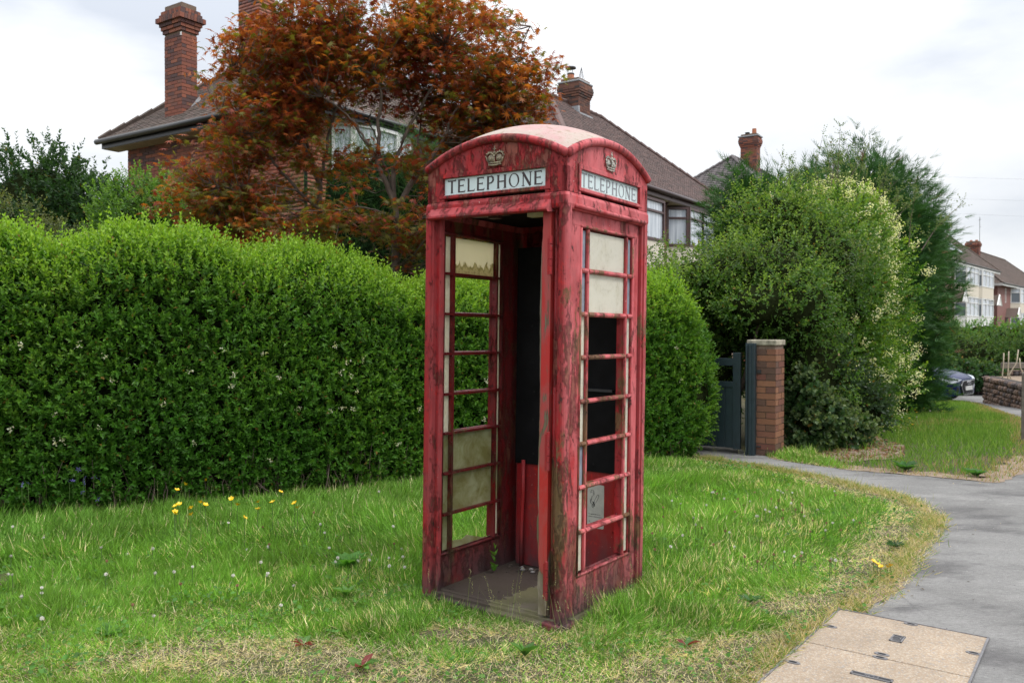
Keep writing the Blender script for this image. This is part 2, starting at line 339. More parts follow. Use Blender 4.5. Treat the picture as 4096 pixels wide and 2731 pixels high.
m, t, p, o = mat('grey_asphalt'); g = G(t, 'Object')
n = g.noise(.55, 6, .6, g.mapv((1, 1, 1), (3, 1, 0), rot=(0, 0, .5))); st = g.noise(1.3, 6, .65, g.mapv((.8, 1.7, 1), rot=(0, 0, -.42))); ag = g.voro(150); ag2 = g.noise(210, 4, .7); sp = g.noise(34, 4, .6); f2 = g.noise(60, 5, .75, g.mapv((.6, 1.6, 1), rot=(0, 0, -.3)))
c = g.mix(g.ramp(n, (.40, 0), (.6, 1)), (.175, .172, .17), (.245, .242, .24)); c = g.mix(g.ramp(st, (.52, 0), (.64, .75)), c, (.105, .102, .105)); c = g.mix(g.ramp(st, (.30, .7), (.44, 0)), c, (.32, .315, .31))
c = g.mix(1.0, c, g.ramp(f2, (.3, .72), (.7, 1.18)), 'MULTIPLY'); c = g.mix(1.0, c, g.ramp(ag2, (.3, .8), (.7, 1.15)), 'MULTIPLY')
c = g.mix(g.ramp(sp, (.70, 0), (.715, .9)), c, (.035, .035, .035)); c = g.mix(g.ramp(g.noise(48, 3, .5, g.mapv((1, 1, 1), (9, 4, 4))), (.73, 0), (.74, .8)), c, (.5, .5, .48))
ck = g.voro(.9, g.mapv((1, 1, 1), (.3, .1, 0), g.mix(.16, g.tc, g.t.nodes.new('ShaderNodeTexNoise').outputs['Color'])), 'DISTANCE_TO_EDGE'); c = g.mix(g.math('MULTIPLY', g.ramp(ck, (.0, 1), (.007, 0)), g.ramp(g.noise(.8, 3), (.5, 0), (.56, .3))), c, (.05, .05, .05)); c = g.mix(1.0, c, (1.06, 1.05, 1.02), 'MULTIPLY')
t.links.new(c, p.inputs['Base Color']); p.inputs['Roughness'].default_value = .95; p.inputs['Specular IOR Level'].default_value = .2; g.bump(g.math('ADD', g.math('MULTIPLY', ag, .5), ag2), .9, .006, p); M['asphalt'] = m

m, t, p, o = mat('soil_and_thatch'); g = G(t, 'Object')
n = g.noise(2.2, 6, .65); f = g.noise(40, 8, .75); c = g.mix(g.ramp(n, (.4, 0), (.6, 1)), (.055, .062, .022), (.09, .075, .035)); c = g.mix(g.ramp(f, (.5, 0), (.65, .7)), c, (.16, .12, .07)); t.links.new(c, p.inputs['Base Color']); p.inputs['Roughness'].default_value = .95; g.bump(f, .9, .02, p); M['ground'] = m
m, t, p, o = mat('sandy_dry_soil'); g = G(t, 'Object')
n = g.noise(5, 6, .65); f = g.noise(70, 8, .75, g.mapv((1, 1, 1))); c = g.mix(g.ramp(n, (.4, 0), (.6, 1)), (.25, .185, .13), (.18, .13, .092)); c = g.mix(g.ramp(f, (.5, 0), (.62, .8)), c, (.34, .27, .19)); c = g.mix(g.ramp(f, (.3, .8), (.42, 0)), c, (.10, .075, .055)); t.links.new(c, p.inputs['Base Color']); p.inputs['Roughness'].default_value = .95; g.bump(f, .8, .01, p); M['soil'] = m
m, t, p, o = mat('exposed_aggregate_concrete'); g = G(t, 'Object')
v = g.t.nodes.new('ShaderNodeTexVoronoi'); v.inputs['Scale'].default_value = 105; g.t.links.new(g.tc, v.inputs['Vector']); cs = g.sep(v.outputs['Color'])
c = g.mix(g.ramp(cs[0], (0, 0), (1, 1)), (.30, .245, .185), (.42, .355, .28)); c = g.mix(g.ramp(cs[1], (.86, 0), (.9, 1)), c, (.26, .24, .22)); c = g.mix(g.ramp(cs[2], (.90, 0), (.94, 1)), c, (.50, .44, .37)); c = g.mix(g.ramp(v.outputs['Distance'], (.38, 0), (.62, .75)), c, (.30, .215, .14))
n = g.noise(3, 5, .6); c = g.mix(1.0, c, g.ramp(n, (.3, .80), (.7, 1.1)), 'MULTIPLY'); c = g.mix(g.ramp(g.noise(11, 8, .7), (.56, 0), (.72, .55)), c, (.20, .16, .125)); c = g.mix(g.ramp(g.noise(60, 5, .7), (.64, 0), (.68, .8)), c, (.13, .11, .10)); t.links.new(c, p.inputs['Base Color']); p.inputs['Roughness'].default_value = .85; g.bump(v.outputs['Distance'], .5, -.004, p); M['aggregate'] = m
M['iron'] = simple('worn_iron', (.16, .155, .16), .6, .35, 30, bump=.3)
M['leaf'] = leafmat('glossy_leaf', .42, .36, .28)
M['leaf_matt'] = leafmat('matt_leaf', .55, .38, .3)
M['maple'] = leafmat('maple_leaf', .45, .42, .3)
M['needle'] = leafmat('conifer_spray', .6, .2, .25)
M['grass'] = leafmat('grass_blade', .5, .42, .2)
M['petal'] = leafmat('petal', .6, .4, .2)
M['inner'] = simple('painted_inner_shade', (.018, .024, .009), 1, .5, 30, spec=0, bump=1.0)  # near-black colour paints in the shade between the twigs
M['inner_con'] = simple('painted_inner_conifer_shade', (.012, .024, .010), 1, .5, 30, spec=0, bump=1.0)  # same painted shade, greener, for the cores of the conifers
M['bark'] = simple('grey_brown_bark', (.135, .10, .08), .8, .45, 14, bump=.8)
M['bark_pale'] = simple('pale_cut_stem', (.42, .36, .26), .8, .25, 14)
M['brick'] = piecemat('red_brick', tones_ramp(BRICK_TONES), scale=22)
M['brick_pier'] = piecemat('orange_brown_brick', tones_ramp([(.24, .105, .055), (.28, .13, .07), (.17, .065, .045), (.25, .115, .06), (.15, .07, .05), (.20, .095, .05), (.12, .065, .045)]), scale=26, var=.45, bump=.7)
M['brick_soot'] = piecemat('sooty_brick', tones_ramp([(.13, .055, .04), (.17, .07, .045), (.075, .045, .04), (.15, .06, .04), (.05, .038, .036), (.19, .085, .055)]), scale=22)
M['brick_joined'] = attrmat('red_brick_joined')
M['tile_joined'] = attrmat('clay_tile_joined', .9, .3, 9, .2)
M['mortar'] = simple('weathered_mortar', (.17, .12, .09), .95, .3, 40, bump=.5)
M['tile'] = piecemat('brown_clay_tile', tones_ramp([(.115, .085, .07), (.14, .10, .085), (.10, .078, .066), (.155, .115, .095), (.12, .09, .075)]), scale=12, var=.2)
M['tile_pink'] = piecemat('faded_clay_tile', tones_ramp([(.135, .088, .08), (.11, .074, .068), (.16, .105, .094), (.095, .068, .063), (.125, .082, .074)]), scale=5, var=.35)
M['stone'] = piecemat('brown_sandstone', tones_ramp([(.15, .095, .07), (.20, .13, .095), (.11, .075, .06), (.24, .16, .12), (.17, .12, .095), (.09, .072, .07)]), scale=9, var=.4, bump=.8)
M['white'] = simple('white_painted_frame', (.74, .74, .72), .4, .08)
M['cream'] = simple('cream_render', (.66, .60, .50), .8, .1, 8)
M['brown'] = simple('dark_brown_frame', (.075, .035, .032), .4, .2)
M['gutter'] = simple('black_gutter', (.012, .012, .013), .35, .3)
M['gutter_brown'] = simple('brown_gutter', (.05, .03, .03), .35, .3)
M['soffit'] = simple('stained_cream_soffit', (.36, .31, .22), .8, .25, 6)
M['lead'] = simple('lead_flashing', (.34, .35, .37), .55, .35, 18)
M['clay'] = simple('orange_clay_pot', (.42, .15, .075), .7, .2)
M['buff'] = simple('buff_clay_pot', (.58, .40, .24), .7, .15)
M['dark_metal'] = simple('dark_metal', (.03, .03, .033), .5, .3)
m, t, p, o = mat('window_glass'); p.inputs['Base Color'].default_value = (.10, .12, .14, 1); p.inputs['Roughness'].default_value = .04; p.inputs['Specular IOR Level'].default_value = 1.0; p.inputs['Metallic'].default_value = .35; M['glass'] = m
m, t, p, o = mat('curtained_window_glass'); g = G(t, 'Object'); t.links.new(g.mix(g.ramp(g.noise(14, 3, .5, g.mapv((1, 1, .05))), (.35, 0), (.65, 1)), (.34, .38, .44), (.62, .66, .70)), p.inputs['Base Color']); p.inputs['Roughness'].default_value = .08; p.inputs['Specular IOR Level'].default_value = .9; M['curtain'] = m
M['net'] = simple('net_curtain', (.55, .55, .53), .8, .2, 20)
M['gate'] = simple('dark_blue_green_paint', (.018, .034, .042), .45, .2, 14)
M['solar'] = simple('solar_panel_glass', (.30, .33, .38), .12, .05)  # base colour lightened to stand in for reflected sky
m, t, p, o = mat('blue_car_paint'); p.inputs['Base Color'].default_value = (.007, .013, .065, 1); p.inputs['Roughness'].default_value = .25; p.inputs['Metallic'].default_value = 0; p.inputs['Specular IOR Level'].default_value = .25; p.inputs['Coat Weight'].default_value = .2; M['car'] = m
m, t, p, o = mat('headlamp_glass'); p.inputs['Base Color'].default_value = (.42, .45, .50, 1); p.inputs['Roughness'].default_value = .08; M['lamp_glass'] = m
M['rubber'] = simple('black_rubber', (.015, .015, .015), .7)
M['silver'] = simple('silver_trim', (.5, .5, .52), .25, .1, metal=.8)
M['post_wood'] = simple('weathered_grey_post', (.15, .13, .105), .85, .35, 12, bump=.5)
M['plate'] = simple('number_plate', (.62, .62, .60), .5, .1)
# ------------------------------------------------------------------ pieces: bricks, tiles, stones
CUBE = {}
def unit_piece(kind, mt):
    key = (kind, mt.name)
    if key in CUBE: return CUBE[key]
    mb = MB()
    if kind == 'box':
        e = .012; mb.add([(-.5, -.5, -.5 + e), (.5, -.5, -.5 + e), (.5, .5, -.5), (-.5, .5, -.5), (-.5, -.5, .5 - e), (.5, -.5, .5 - e), (.5, .5, .5), (-.5, .5, .5)], [(0, 3, 2, 1), (4, 5, 6, 7), (0, 1, 5, 4), (1, 2, 6, 5), (2, 3, 7, 6), (3, 0, 4, 7)])
    elif kind.startswith('stone'):
        rr = random.Random(kind); b = MB(); b.sphere((0, 0, 0), .5, 7, 5)
        vs = []
        for v in b.v:
            q = Vector(v); mx_ = max(abs(q.x), abs(q.y), abs(q.z)) + 1e-6; q = q.lerp(q * (.5 / mx_), .78) * rr.uniform(.90, 1.04); vs.append(q)
        mb.add(vs, b.f)
    CUBE[key] = mb.mesh(kind + '_piece', mt, smooth=False); return CUBE[key]
BV = np.array([(-.5, -.5, -.5), (.5, -.5, -.5), (.5, .5, -.5), (-.5, .5, -.5), (-.5, -.5, .5), (.5, -.5, .5), (.5, .5, .5), (-.5, .5, .5)])
BF = np.array([(0, 3, 2, 1), (4, 5, 6, 7), (0, 1, 5, 4), (1, 2, 6, 5), (2, 3, 7, 6), (3, 0, 4, 7)])
def pieces(mats, name, parent, mt, joined_mat, tones, limit=300, joined_name=None, kind='box'):
    for Mx in mats[:limit]:
        o = link(name, unit_piece(kind, mt), parent); o.matrix_local = Mx
    rest = mats[limit:]
    if rest:
        A = np.array([[list(r) for r in m_] for m_ in rest])
        V = np.einsum('nij,kj->nki', A[:, :3, :3], BV) + A[:, None, :3, 3]
        F = BF[None] + (np.arange(len(rest)) * 8)[:, None, None]
        T = np.array(tones)[rng.integers(0, len(tones), len(rest))]
        np_mesh(joined_name or (name + '_field'), V.reshape(-1, 3), F.reshape(-1, 4), joined_mat, np.repeat(T, 8, axis=0), parent, kind='stuff')
def brick_run(p0, p1, z0, z1, out, bl=.215, bh=.065, mo=.010, depth=.10, proud=.004, skip=None, half=True, ph=0):
    """matrices of bricks covering a vertical wall face p0->p1 whose outward normal is out"""
    p0 = Vector(p0); p1 = Vector(p1); d = (p1 - p0); L = d.length; d.normalize(); out = Vector((out[0], out[1], 0)).normalized(); res = []
    nc = int((z1 - z0) / (bh + mo) + .01)
    for c in range(nc):
        z = z0 + c * (bh + mo) + bh / 2
        a = 0.0; i = 0
        first = .1025 if (c + ph) % 2 else bl
        while a < L - .02:
            ln = first if i == 0 else bl
            if L - (a + ln) < .06: ln = L - a
            cx_ = p0 + d * (a + ln / 2)
            if skip is None or not skip(a, a + ln, z):
                pr = proud + random.uniform(-.0015, .002)
                ct = Vector((cx_.x, cx_.y, z)) + out * (pr - depth / 2)
                Mx = Matrix(((d.x * ln, out.x * depth, 0, ct.x), (d.y * ln, out.y * depth, 0, ct.y), (0, 0, bh, ct.z), (0, 0, 0, 1)))
                res.append(Mx)
            a += ln + mo; i += 1
    return res
def tile_slope(e0, e1, r0, r1, tw=.165, ga=.10, th=.016, clip=None):
    """matrices of plain tiles over a roof slope: e0-e1 eaves, r0-r1 ridge (triangles when r0==r1)"""
    e0, e1, r0, r1 = map(Vector, (e0, e1, r0, r1)); along = (e1 - e0).normalized()
    up = (r0 - e0); up = (up - along * up.dot(along)); H = up.length; up.normalize(); nrm = along.cross(up)
    if nrm.z < 0: nrm = -nrm
    n = int(H / ga); res = []
    for c in range(n):
        f = (c + .5) / (H / ga); a = e0.lerp(r0, f); b = e1.lerp(r1, f); L = (b - a).length; k = max(1, int(L / tw))
        s = (c % 2) * .5
        for i in range(k + 1):
            q = (i + s) * tw
            if q > L: continue
            ct = a + along * q + nrm * (th * .5 + random.uniform(0, .004)); ct += up * (-.01)
            tilt = nrm * .10; u2 = (up - tilt).normalized(); n2 = (nrm + up * .10).normalized()
            wv, hv, dv = along * (tw - .004), u2 * (ga * 1.25), n2 * th
            res.append(Matrix(((wv.x, hv.x, dv.x, ct.x), (wv.y, hv.y, dv.y, ct.y), (wv.z, hv.z, dv.z, ct.z), (0, 0, 0, 1))))
    return res

# ------------------------------------------------------------------ ground, pavement
def axis(a, b, step, lo, hi):
    xs = list(np.arange(a, b, step)); s = step; x = b
    while x < hi: xs.append(x); s *= 1.25; x += s
    xs.append(hi); s = step; x = a
    pre = []
    while x > lo: x -= s; s *= 1.25; pre.append(x)
    return np.array(sorted(set(pre + xs)))
gx = axis(-12, 22, .5, -900, 900); gy = axis(0, 66, .5, -200, 1500)
X, Y = np.meshgrid(gx, gy); Z = gz(X, Y)
V = np.stack([X, Y, Z], -1).reshape(-1, 3); nx = len(gx); ny = len(gy)
i, j = np.meshgrid(np.arange(nx - 1), np.arange(ny - 1)); a = (j * nx + i).ravel()
np_mesh('ground', V, np.stack([a, a + 1, a + nx + 1, a + nx], -1), M['ground'], smooth=True, kind='structure')

def jitter(poly, step=.12, amp=.02, closed=True, seed=1):
    rr = random.Random(seed); o = []; n = len(poly)
    for i in range(n if closed else n - 1):
        a = Vector(poly[i]); b = Vector(poly[(i + 1) % n]); L = (b - a).length; k = max(1, min(60, int(L / step)))
        for q in range(k):
            p = a.lerp(b, q / k); o.append((p.x + rr.uniform(-amp, amp), p.y + rr.uniform(-amp, amp)))
    return o
def sheet(name, poly, off, mt, grid=.5, **k):
    bm = bmesh.new(); vs = [bm.verts.new((p[0], p[1], 0)) for p in poly]; bm.faces.new(vs)
    xs = [p[0] for p in poly]; ys = [p[1] for p in poly]
    for ax, lo, hi in ((0, max(min(xs), -12), min(max(xs), 22)), (1, max(min(ys), 10.5), min(max(ys), 66))):
        c = math.ceil(lo / grid) * grid
        while c < hi:
            bmesh.ops.bisect_plane(bm, geom=bm.verts[:] + bm.edges[:] + bm.faces[:], plane_co=(c, 0, 0) if ax == 0 else (0, c, 0), plane_no=(1, 0, 0) if ax == 0 else (0, 1, 0)); c += grid
    bmesh.ops.triangulate(bm, faces=bm.faces)
    for v in bm.verts: v.co.z = float(gz(v.co.x, v.co.y)) + off
    bmesh.ops.recalc_face_normals(bm, faces=bm.faces)
    if sum(f.normal.z for f in bm.faces) < 0: bmesh.ops.reverse_faces(bm, faces=bm.faces)
    me = bpy.data.meshes.new(name); bm.to_mesh(me); bm.free(); me.materials.append(mt)
    return link(name, me, **k)
LAWN_EDGE = [(.45, 2.6), (.72, 3.05), (1.08, 3.6), (1.41, 4.04), (1.81, 4.44), (2.24, 4.93), (2.68, 5.59), (3.2, 6.39), (3.41, 6.75), (3.53, 7.44), (3.36, 7.94), (3.17, 8.52), (2.89, 9.04), (2.55, 9.47), (2.29, 9.95)]
VERGE = [(2.95, 9.98), (3.1, 9.66), (3.59, 9.05), (4.24, 8.65), (4.74, 8.29), (5.38, 8.92), (6.2, 9.9), (7.3, 11.6), (10.4, 17.3), (14.1, 25.7), (13.0, 27.5), (9.4, 21.6), (4.4, 12.6), (3.4, 10.3)]
ASPH = LAWN_EDGE + [(2.0, 10.9), (2.6, 11.2), (2.95, 10.3)] + [(3.1, 9.66), (3.59, 9.05), (4.24, 8.65), (4.74, 8.29), (5.38, 8.92), (6.2, 9.9), (7.3, 11.6), (10.4, 17.3), (14.1, 25.7), (12.9, 30), (13.5, 33), (20, 33), (40, 27), (40, -6), (.45, -6)]
ASPHJ = jitter(ASPH, .10, .018, seed=3)
sheet('pavement', ASPHJ, .004, M['asphalt'], kind='structure')
# dry sandy soil where the tarmac edge has worn, both verges
def band(line, wl, wr, seed):
    rr = random.Random(seed); L = []; Rr = []
    pts = jitter(line, .09, .0, False, seed) + [line[-1]]
    for i, p in enumerate(pts):
        a = Vector(pts[max(0, i - 1)]); b = Vector(pts[min(len(pts) - 1, i + 1)]); t = (b - a).normalized(); n = Vector((-t.y, t.x)); p = Vector(p)
        q = .5 + .5 * math.sin(i * .37 + seed) * math.sin(i * .13 + 1)
        L.append(tuple(p + n * (wl + rr.uniform(-.06, .06)))); Rr.append(tuple(p - n * max(.005, wr * (.3 + q) + rr.uniform(-.03, .03))))
    return L + Rr[::-1]
sheet('soil_edge', band(LAWN_EDGE[2:11], .10, .02, 4), .008, M['soil'], kind='structure')
sheet('soil_edge', band([(3.02, 9.9), (3.12, 9.68), (3.61, 9.07), (4.26, 8.67), (4.76, 8.31), (5.40, 8.94), (6.2, 9.9)], .28, .03, 9), .008, M['soil'], kind='structure')
sheet('bare_soil', jitter([(3.25, 9.9), (3.8, 9.55), (4.6, 9.9), (5.0, 10.8), (5.2, 12.2), (4.6, 12.9), (3.9, 12.0), (3.3, 10.6)], .15, .05, seed=8), .010, M['soil'], kind='structure')
0 and sheet('bare_soil', jitter([(-.75, 4.05), (-.2, 3.93), (.12, 4.0), (.05, 4.12), (-.35, 4.22), (-.62, 4.5), (-.85, 4.62), (-1.0, 4.4)], .06, .02, seed=5), .008, M['ground'], kind='structure')

# inspection covers: two concrete slabs in an iron frame
cv = empty('inspection_cover', (1.5, 4.0, 0), label='pair of buff exposed aggregate inspection cover slabs let into the grey pavement', cat='manhole cover')
A_, B_, C_, D_ = Vector((1.75, 4.52)), Vector((2.31, 4.10)), Vector((1.975, 3.63)), Vector((1.40, 4.05))
E_ = A_ + (D_ - A_) * 2.05; F_ = B_ + (C_ - B_) * 2.05
c0 = Vector((1.5, 4.0))
def slab(pl, seed):
    mb = MB(); pl = [Vector(p) - c0 for p in pl]; ct = sum(pl, Vector((0, 0))) / 4
    pl = [ct + (p - ct) * .988 for p in pl]; mb.prism([(p.x, p.y) for p in pl], -.02, .013); return mb.build('slab', M['aggregate'], cv, bevel=.003)
s1 = slab([A_, D_, C_, B_], 1); s2 = slab([D_, E_, F_, C_], 2)
fr = MB()
for a, b in ((A_, B_), (B_, F_), (A_, E_)):
    a = a - c0; b = b - c0; t = (b - a).normalized(); n = Vector((-t.y, t.x)) * .005
    fr.prism([tuple(a - n), tuple(b - n), tuple(b + n), tuple(a + n)], 0, .016)
fr.build('frame', M['iron'], cv)
j0 = D_ - c0; j1 = C_ - c0; t = (j1 - j0).normalized(); n = Vector((-t.y, t.x)) * .004
def deco(cx_, cy_, ang, lx, ly, par, letters):
    T = Matrix.Translation((cx_ - c0.x, cy_ - c0.y, 0)) @ Matrix.Rotation(ang, 4, 'Z')
    mb = MB(); 
    for x0, x1, y0, y1 in ((-lx, lx, -ly, -ly + .007), (-lx, lx, ly - .007, ly), (-lx, -lx + .007, -ly, ly), (lx - .007, lx, -ly, ly)): mb.box(x0, x1, y0, y1, .010, .018, T)
    bd = mb.build('badge', M['iron'], par)
    q = MB(); q.box(-lx + .007, lx - .007, -ly + .007, ly - .007, .010, .0155, T); q.build('badge_plate', M['dark_metal'], bd)
    cu = bpy.data.curves.new('t', 'FONT'); cu.body = letters; cu.size = ly * 1.9; cu.align_x = 'CENTER'; cu.align_y = 'CENTER'; cu.extrude = .001
    to = bpy.data.objects.new('t', cu); me = bpy.data.meshes.new_from_object(to); bpy.data.objects.remove(to); me.transform(T @ Matrix.Translation((0, 0, .0165)) @ Matrix.Diagonal((min(1, lx * 1.7 / max(.01, ly * 1.9 * .6 * len(letters))), 1, 1, 1))); me.materials.append(M['iron']); link('lettering', me, bd)
ux = math.atan2((B_ - A_).y, (B_ - A_).x)
deco(1.86, 4.08, ux + R(90), .048, .028, s1, 'TUL'); deco(1.545, 3.63, ux + R(180), .085, .018, s2, 'FOS')
def keyhole(x, y, s=1.0, moss=False):
    T = Matrix.Translation((x - c0.x, y - c0.y, 0)) @ Matrix.Rotation(ux, 4, 'Z')
    mb = MB(); mb.prism([(.034 * s * math.cos(a_ * R(30)), .017 * s * math.sin(a_ * R(30))) for a_ in range(12)], .010, .0165, T); k_ = mb.build('keyhole_plate', M['iron'], cv)
    mb = MB(); mb.prism([(.019 * s * math.cos(a_ * R(30)), .0075 * s * math.sin(a_ * R(30))) for a_ in range(12)], .012, .0175, T); mb.build('keyhole', M['black'], k_)
for kx, ky in ((1.60, 4.25), (2.02, 4.285), (1.70, 3.885), (1.675, 3.845), (1.26, 3.79), (2.13, 3.90)): keyhole(kx, ky)

# ------------------------------------------------------------------ the telephone box
TH = .6061; O = Vector((.2473, 4.1836, 0)); H = .457
Lm = Matrix.Rotation(.0114, 3, 'Y') @ Matrix.Rotation(-.0014, 3, 'X')
ex = Lm @ Vector((math.cos(TH), -math.sin(TH), 0)); ey = Lm @ Vector((math.sin(TH), math.cos(TH), 0)); ez = Lm @ Vector((0, 0, 1))
KO = O - ex * H + ey * H
KM = Matrix(((ex.x, ey.x, ez.x, KO.x), (ex.y, ey.y, ez.y, KO.y), (ex.z, ey.z, ez.z, KO.z), (0, 0, 0, 1)))
kb = empty('telephone_box', label='derelict red telephone box with peeling paint, missing door and broken panes on the grass', cat='telephone box')
kb.matrix_world = KM
FT = {'front': Matrix(((1, 0, 0, 0), (0, -1, 0, 0), (0, 0, 1, 0), (0, 0, 0, 1))), 'right': Matrix(((0, 1, 0, 0), (1, 0, 0, 0), (0, 0, 1, 0), (0, 0, 0, 1))),
      'back': Matrix(((-1, 0, 0, 0), (0, 1, 0, 0), (0, 0, 1, 0), (0, 0, 0, 1))), 'left': Matrix(((0, -1, 0, 0), (-1, 0, 0, 0), (0, 0, 1, 0), (0, 0, 0, 1)))}
# floor slab and plinth
mb = MB(); q = H + .004
def rsq(h, r, n=5):
    o = []
    for cx_, cy_, a0 in ((h - r, h - r, 0), (-h + r, h - r, 90), (-h + r, -h + r, 180), (h - r, -h + r, 270)):
        for i in range(n + 1):
            a = R(a0 + 90 * i / n); o.append((cx_ + r * math.cos(a), cy_ + r * math.sin(a)))
    return o
mb.prism(rsq(H - .03, .02), -.05, .045); mb.build('floor_slab', M['kiosk_floor'], kb, bevel=.004)
mb = MB(); mb.box(-.37, .37, -H - .008, -H + .05, -.03, .028); mb.box(-.37, .37, -H + .058, -H + .075, .03, .056); mb.build('door_sill', M['kiosk_floor'], kb, bevel=.006)
for sx_ in (-1, 1):
    for sy_ in (-1, 1):
        hf = [(H - .100, H - .055), (H - .097, H - .046), (H - .091, H - .034), (H - .085, H - .032), (H - .081, H - .039), (H - .062, H - .039), (H - .057, H - .017), (H - .050, H - .011), (H - .047, H - .002), (H - .024, H)]
        pr = hf + [(H - .024 + .024 * math.cos(R(90 - 22.5 * i)), H - .024 + .024 * math.sin(R(90 - 22.5 * i))) for i in (1, 2, 3)] + [(b_, a_) for a_, b_ in hf[::-1]] + [(H - .072, H - .072)]
        gx_ = .006 if sx_ < 0 else 0.0
        pr = [(a_ + gx_, b_) for a_, b_ in pr]
        mb = MB(); pl = [(a * sx_, b * sy_) for a, b in pr]
        if sx_ * sy_ < 0: pl = pl[::-1]
        lev = [-.03] + [.10 * i for i in range(1, 22)] + [2.125]; n = len(pl); vs = [(x, y, z) for z in lev for x, y in pl]
        fs = [tuple(range(n))[::-1], tuple((len(lev) - 1) * n + i for i in range(n))]
        for l in range(len(lev) - 1): fs += [(l * n + i, l * n + (i + 1) % n, (l + 1) * n + (i + 1) % n, (l + 1) * n + i) for i in range(n)]
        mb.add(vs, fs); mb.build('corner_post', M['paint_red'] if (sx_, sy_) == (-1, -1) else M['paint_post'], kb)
        mb = MB(); r0 = .058; pp = [(sx_ * (H - .045 + r0 * math.cos(R(a))), sy_ * (H - .045 + r0 * math.sin(R(a)))) for a in range(-10, 101, 10)] + [(sx_ * (H - .12), sy_ * (H + .008)), (sx_ * (H - .12), sy_ * (H - .12)), (sx_ * (H + .008), sy_ * (H - .12))]
        if sx_ * sy_ < 0: pp = pp[::-1]
        mb.prism(pp, -.05, .035); mb.build('plinth', M['paint_post'], kb, bevel=.008)
RZ = [.245, .455, .685, .91, 1.13, 1.357, 1.58, 1.805, 2.018]
OP = .288; BX = .215
WIN = {'right': (-.257, .307, -.1915, .2405), 'left': (-.18, .358, -.1205, .2945), 'back': (-.288, .288, -.215, .215)}   # opening and bars, as they stand on each side
def T3(f): return FT[f]
for f in ('right', 'left', 'back'):
    T = FT[f]; wa, wb, ba, bb_ = WIN[f]
    mb = MB(); b0, b1 = H - .062, H - .030
    mb.box(-.385, .385, b0, b1, .03, RZ[0] - .012, T); mb.box(-.385, .385, b0, b1, RZ[-1] + .012, 2.125, T)
    mb.box(-.385, wa, b0, b1, RZ[0] - .012, RZ[-1] + .012, T); mb.box(wb, .385, b0, b1, RZ[0] - .012, RZ[-1] + .012, T)
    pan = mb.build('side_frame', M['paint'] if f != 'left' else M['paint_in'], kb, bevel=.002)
    for bb, rr_ in ((H - .031, .0085), (H - .064, .009)):   # beading round the glazing, outside and in
        mb = MB(); z0, z1 = RZ[0] - .004, RZ[-1] + .004
        for p, q_ in (((wa - .010, z0), (wa - .010, z1)), ((wb + .010, z0), (wb + .010, z1)), ((wa - .016, z0 - .008), (wb + .016, z0 - .008)), ((wa - .016, z1 + .008), (wb + .016, z1 + .008))):
            mb.tube([T @ Vector((p[0], bb, p[1])), T @ Vector((q_[0], bb, q_[1]))], rr_, 8)
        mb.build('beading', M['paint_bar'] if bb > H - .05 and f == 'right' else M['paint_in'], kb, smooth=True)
    if f == 'back': continue
    barm = M['paint_bar'] if f == 'right' else M['paint_in']
    for x in (ba, bb_):
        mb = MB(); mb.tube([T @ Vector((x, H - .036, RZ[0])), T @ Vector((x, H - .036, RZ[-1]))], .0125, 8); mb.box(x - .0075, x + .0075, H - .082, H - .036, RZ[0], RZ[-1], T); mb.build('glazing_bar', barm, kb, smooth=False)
    for z in RZ[1:-1]:
        for xa, xb in ((wa - .004, ba - .008), (ba + .008, bb_ - .008), (bb_ + .008, wb + .004)):
            mb = MB(); mb.tube([T @ Vector((xa, H - .034, z)), T @ Vector((xb, H - .034, z))], .0130, 8); mb.box(xa, xb, H - .080, H - .034, z - .0065, z + .0065, T); mb.build('glazing_bar', barm, kb)
    if f == 'left':
        pass
    for r in range(8):
        z1, z0 = RZ[8 - r] - .006, RZ[7 - r] + .006
        for c in range(3):
            xa, xb = ((wa, ba - .008), (ba + .008, bb_ - .008), (bb_ + .008, wb))[c]
            bb = H - (.052 if f == 'left' else .043)
            if c == 1 and f == 'right' and r not in (0, 1): continue
            if c == 1 and f == 'left' and r not in (0, 5, 6, 7): continue
            mm = M['pane']; lab = None
            if f == 'right' and c == 0 and r in (0, 1, 5): mm = M['pane_blue']; lab = 'pale blue-grey glass pane'
            if f == 'right' and c == 2 and r in (0, 1): mm = M['pane_blue']; lab = 'pale blue-grey glass pane'
            if f == 'left' and c == 1 and r == 0: mm = M['pane_tide']; lab = 'cream pane with a tide of algae along its lower half'
            if f == 'left' and r in (5, 6) or f == 'left' and r == 7 and c != 0: mm = M['pane_dirty']; lab = 'olive stained mossy pane'
            mb = MB()
            if f == 'left' and r == 7 and c == 1:   # broken pane: only shards stay in the bead
                pts = [(-.2, z0 - .004), (-.2, z0 + .042), (-.13, z0 + .036), (-.075, z0 + .030), (-.03, z0 + .047), (.04, z0 + .026), (.075, z0 + .016), (.12, z0 + .004), (.2, z0 - .002)]
                vs = [T @ Vector((.087 - a, bb, b)) for a, b in pts] + [T @ Vector((.087 - a, bb - .003, b)) for a, b in pts]; n = len(pts)
                mb.add(vs, [tuple(range(n)), tuple(range(n, 2 * n))[::-1]] + [(i, (i + 1) % n, n + (i + 1) % n, n + i) for i in range(n)]); lab = 'broken pane with jagged remains along the bottom'
            else: mb.box(xa, xb, bb - .003, bb, z0, z1, T)
            pn = mb.build('pane', mm, kb)
            if lab: pn['label'] = lab
